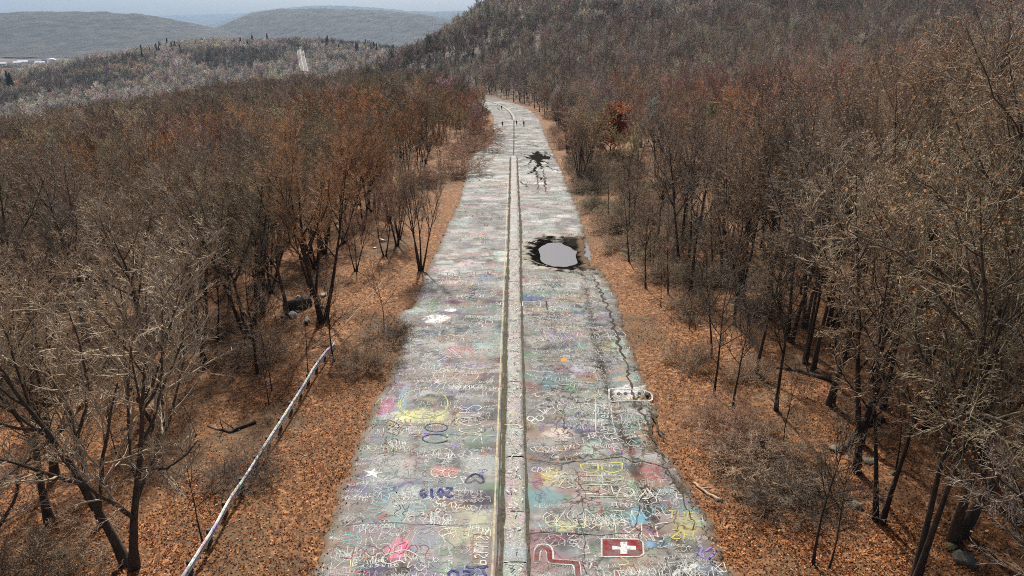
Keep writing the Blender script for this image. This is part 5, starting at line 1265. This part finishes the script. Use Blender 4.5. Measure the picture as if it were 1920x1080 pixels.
for off, w, nm in ((-0.3, 0.22, 'centre_line'), (5.0, 0.2, 'edge_line'), (-5.0, 0.18, 'edge_line')):
    Xl = xx[:, None] + off + np.array([-w / 2, w / 2]); Zl = np.stack([np.interp(Xl[i], Xs[i], Zs[i]) for i in range(60)]) + 0.05
    I2 = np.arange(120).reshape(60, 2)
    link(nm, new_mesh(nm, np.stack([Xl, np.repeat(yy[:, None], 2, 1), Zl], -1).reshape(-1, 3), Fq(I2), mats=[M_WHITE]), fr)
# guard rail beside it
gd = link('roadside_barrier', None, loc=(xx[5] + 9, yy[5], float(Zs[5, 4]))); tag(gd, 'pale barrier along the road on the far hillside', 'barrier')
Pb = np.stack([xx[2:34] + 8.5, yy[2:34], Zs[2:34, 4] + 0.8], -1) - np.array(gd.location)
link('beam', tube_mesh('beam', Pb, np.full(32, 0.2), 4, M_WHITE), gd)
for k in range(0, 32, 2): link('post', tube_mesh('post', [Pb[k] - np.array([0, 0, 1.6]), Pb[k]], [0.12, 0.12], 4, M_POST), gd)
# car
def box(x0, x1, y0, y1, z0, z1, tx=0.0, ty=0.0):
    v = np.array([(x0, y0, z0), (x1, y0, z0), (x1, y1, z0), (x0, y1, z0), (x0 + tx, y0 + ty, z1), (x1 - tx, y0 + ty, z1), (x1 - tx, y1 - ty, z1), (x0 + tx, y1 - ty, z1)])
    return v, np.array([[3, 2, 1, 0], [0, 1, 5, 4], [1, 2, 6, 5], [2, 3, 7, 6], [3, 0, 4, 7], [4, 5, 6, 7]])
k = int(np.argmin(np.abs(yy - yy[-8])))
car = link('car', None, loc=(xx[k] + 2.6, yy[k], float(Zs[k, 3]) + 0.02), rz=0.27); tag(car, 'small dark car at the top of the road on the far hillside', 'car')
M_CARP = cloth('dark_car_paint', (0.02, 0.022, 0.03)); M_GLASS = cloth('car_glass', (0.05, 0.06, 0.07)); M_TYRE = cloth('tyre_rubber', (0.015, 0.015, 0.015))
V, F = box(-0.9, 0.9, -2.2, 2.2, 0.3, 0.95, 0.06, 0.08); link('body', new_mesh('body', V, F, mats=[M_CARP]), car)
V, F = box(-0.84, 0.84, -1.7, 1.0, 0.955, 1.48, 0.18, 0.45); link('cabin', new_mesh('cabin', V, F, mats=[M_GLASS]), car)
for sx in (-0.82, 0.82):
    for sy in (-1.35, 1.35): link('wheel', tube_mesh('wheel', [(sx - 0.1, sy, 0.33), (sx + 0.1, sy, 0.33)], [0.33, 0.33], 14, M_TYRE), car)
# town
M_WALLS = [cloth('white_siding', (0.75, 0.75, 0.73)), cloth('cream_siding', (0.62, 0.58, 0.50)), cloth('grey_siding', (0.40, 0.41, 0.42))]
M_ROOFS = [cloth('grey_shingles', (0.16, 0.16, 0.17)), cloth('pale_roof', (0.72, 0.73, 0.74)), cloth('brown_shingles', (0.14, 0.10, 0.08))]
M_PANE = cloth('dark_panes', (0.04, 0.05, 0.06))
def far_at(px, py, Yd):
    return np.array([(px - 962) / FPX / (math.cos(PITCH) + (540 - py) / FPX * math.sin(PITCH)) * Yd, Yd, CAM_H + (-math.sin(PITCH) + (540 - py) / FPX * math.cos(PITCH)) / (math.cos(PITCH) + (540 - py) / FPX * math.sin(PITCH)) * Yd])
def house(px, Yd, w, d, h, wall, roof, label, rz=0.0):
    x = (px - 962) / FPX / 1.05 * Yd; z = float(ground_z(x, Yd))
    o = link('house', None, loc=(x, Yd, z), rz=rz); tag(o, label, 'house', 'houses of the far town')
    V, F = box(-w / 2, w / 2, -d / 2, d / 2, -3, h); link('wall', new_mesh('wall', V, F, mats=[M_WALLS[wall]]), o)
    rh = d * 0.33
    V = np.array([(-w / 2 - .4, -d / 2 - .4, h + .01), (w / 2 + .4, -d / 2 - .4, h + .01), (w / 2 + .4, d / 2 + .4, h + .01), (-w / 2 - .4, d / 2 + .4, h + .01), (-w / 2 - .4, 0, h + rh), (w / 2 + .4, 0, h + rh)])
    me = bpy.data.meshes.new('roof'); me.from_pydata(V.tolist(), [], [[0, 1, 5, 4], [2, 3, 4, 5], [0, 4, 3], [1, 2, 5], [3, 2, 1, 0]]); me.materials.append(M_ROOFS[roof]); link('roof', me, o)
    nw = max(2, int(w / 4))
    V, F = box(-0.6, 0.6, -0.06, 0.06, 0, 1.5)
    wm = new_mesh('window', V, F, mats=[M_PANE])
    for i in range(nw): link('window', wm, o, (-w / 2 + w * (i + 0.5) / nw, -d / 2 - 0.02, h * 0.55))
HS = [(4, 2100, 24, 12, 8, 0, 1, 'white long building at the left end of the far town'), (18, 2120, 16, 11, 8, 0, 0, 'white house second from the left in the far town'), (27, 2060, 15, 10, 7, 2, 2, 'grey house low in the far town'), (34, 2140, 18, 11, 9, 0, 1, 'white-roofed house left of the middle of the far town'), (45, 2180, 26, 13, 9, 0, 1, 'broad white building in the middle of the far town'), (53, 2110, 13, 10, 8, 1, 2, 'cream house in front of the broad white building'), (60, 2200, 18, 12, 8, 0, 0, 'white house right of the broad building'), (68, 2240, 20, 12, 7, 0, 1, 'low pale-roofed house near the right end of the far town'), (77, 2260, 26, 12, 7, 0, 1, 'long low white building at the right end of the far town'), (86, 2420, 16, 12, 10, 0, 0, 'white house just left of the domed tank'), (124, 2520, 14, 10, 8, 1, 0, 'small cream house right of the domed tank'), (12, 2010, 14, 10, 7, 1, 0, 'cream house nearest the woods in the far town')]
for i, h_ in enumerate(HS): house(*h_, rz=0.5 + 0.15 * math.sin(i * 7))
x = (101 - 962) / FPX / 1.05 * 2450; z = float(ground_z(x, 2450))
tk = link('storage_dome', None, loc=(x, 2450, z)); tag(tk, 'large white domed tank standing above the far town', 'tank')
t = np.linspace(0, 2 * np.pi, 24, endpoint=False)
prof_ = [(12, -4), (12, 9)]; V = np.concatenate([np.stack([r * np.cos(t), r * np.sin(t), np.full(24, zz)], -1) for r, zz in prof_]); I = np.arange(48).reshape(2, 24); J = np.roll(I, -1, 1)
link('wall', new_mesh('wall', V, np.stack([I[0], J[0], J[1], I[1]], -1), smooth=True, mats=[M_WALLS[0]]), tk)
prof_ = [(12.3 * math.cos(a), 9.02 + 7 * math.sin(a)) for a in np.linspace(0, 1.55, 7)]; V = np.concatenate([np.stack([r * np.cos(t), r * np.sin(t), np.full(24, zz)], -1) for r, zz in prof_]); I = np.arange(7 * 24).reshape(7, 24); J = np.roll(I, -1, 1)
link('dome', new_mesh('dome', V, np.stack([I[:-1], J[:-1], J[1:], I[1:]], -1).reshape(-1, 4), smooth=True, mats=[M_ROOFS[1]]), tk)

# dark pines on the knoll
m = NT('pine_needles'); n = m.noise(0.8, m.pos(), 3); m.base(m.ramp(n, (0.3, (0.018, 0.034, 0.022)), (0.7, (0.045, 0.070, 0.045)))).rough(0.9); M_PINE = m.mat
def pine_mesh(seed):
    g = np.random.default_rng(seed); V, F, n = [], [], 0
    for lv in range(11):
        z = 2.5 + lv * 1.15; r = 3.4 * (1 - lv / 11.5) + 0.3
        for k in range(11):
            a = g.random() * 6.28; L = r * g.uniform(0.7, 1.15); w = 0.55
            d = np.array([math.cos(a), math.sin(a), 0]); s = np.array([-d[1], d[0], 0]); o = np.array([0, 0, z + g.normal(0, 0.25)])
            V += [o, o + d * L * 0.6 + s * w - np.array([0, 0, 0.2]), o + d * L - np.array([0, 0, 0.7]), o + d * L * 0.6 - s * w - np.array([0, 0, 0.2]), o + d * L * 0.5 + np.array([0, 0, 0.45])]
            F += [[n, n + 1, n + 4], [n + 1, n + 2, n + 4], [n + 2, n + 3, n + 4], [n + 3, n, n + 4], [n + 2, n + 1, n + 3], [n, n + 3, n + 1]]; n += 5
    return new_mesh('crown', np.array(V), np.array(F), mats=[M_PINE])
PINES = [pine_mesh(i) for i in range(3)]; PT = tube_mesh('trunk', [(0, 0, -0.5), (0, 0, 14)], [0.25, 0.05], 6, M_BARK_DARK)
g = np.random.default_rng(8)
PINE_THINGS = []
PX = [(g.uniform(232, 345), g.uniform(84, 112), 0) for i in range(30)] + [(g.uniform(430, 505), g.uniform(72, 92), 1) for i in range(16)] + [(g.uniform(612, 745), g.uniform(82, 104), 2) for i in range(24)] + [(g.uniform(0, 30), g.uniform(160, 175), 3) for i in range(4)]
GRP = ['cluster on the left flank of the knoll', 'cluster near the top of the knoll', 'row right of the far hillside road', 'few at the left edge of the valley']
for i, (x, y, k) in enumerate(PX):
    p_ = at_ground(x, y + 5)
    if p_[1] > 2500: continue
    o = link('pine_tree', None, loc=tuple(p_), rz=g.random() * 6, sc=g.uniform(0.95, 1.6)); tag(o, 'dark green pine in the %s' % GRP[k], 'tree', 'pines, ' + GRP[k])
    link('crown', PINES[i % 3], o); link('trunk', PT, o); PINE_THINGS.append(o)

tell_apart(PINE_THINGS)
# ------------------------------------------------------------------ fallen leaves and haze
g = np.random.default_rng(44)
n = 560000
d = 15 + 85 * g.random(n) ** 2.1
X = g.uniform(-1, 1, n) * (d * 0.86 + 8); Y = d
le, re = edges(Y); u = X - centre(Y)
off = np.where(u < 0, le - X, X - re)                    # metres outside the road edge
keep = (off > -0.5) & ((off > 0.15) | (g.random(n) < 0.25))
keep &= ~((X < -22) & (g.random(n) < 0.35)) & ~((X > 24) & (g.random(n) < 0.35))
keep &= (g.random(n) < 0.35 + 0.65 * ss(-0.25, 0.25, fbm(X / 3.1, Y / 3.1, 3, 12)))
keep |= (off > -3) & (off < 0) & (g.random(n) < 0.006)
X, Y, off = X[keep], Y[keep], off[keep]
Z = np.where(off > 0, ground_z(X, Y), relief(X, Y) + 0.01) + 0.02 + 0.05 * g.random(len(X)) * (off > 0.3)
lv = leaf_quads(g, np.stack([X, Y, Z], -1), 0.09, LEAF_TONES, flat=0.55)
leaves = tag(link('fallen_leaves', lv), 'orange-brown fallen leaves carpeting the verges and wood floor', 'leaves', kind='stuff')

haze = link('haze', new_mesh('haze', *[a for a in box(-14500, 9500, -400, 17200, -130, 900)]))
tag(haze, kind='stuff')
hm = bpy.data.materials.new('haze'); hm.use_nodes = True
hn = hm.node_tree.nodes; hn.remove(hn['Principled BSDF'])
pv_ = hn.new('ShaderNodeVolumePrincipled')
pv_.inputs['Color'].default_value = (0.38, 0.58, 0.84, 1); pv_.inputs['Density'].default_value = 0.5e-4; pv_.inputs['Density Attribute'].default_value = ''
pv_.inputs['Anisotropy'].default_value = 0.3
hm.node_tree.links.new(pv_.outputs[0], hn['Material Output'].inputs['Volume'])
haze.data.materials.append(hm)
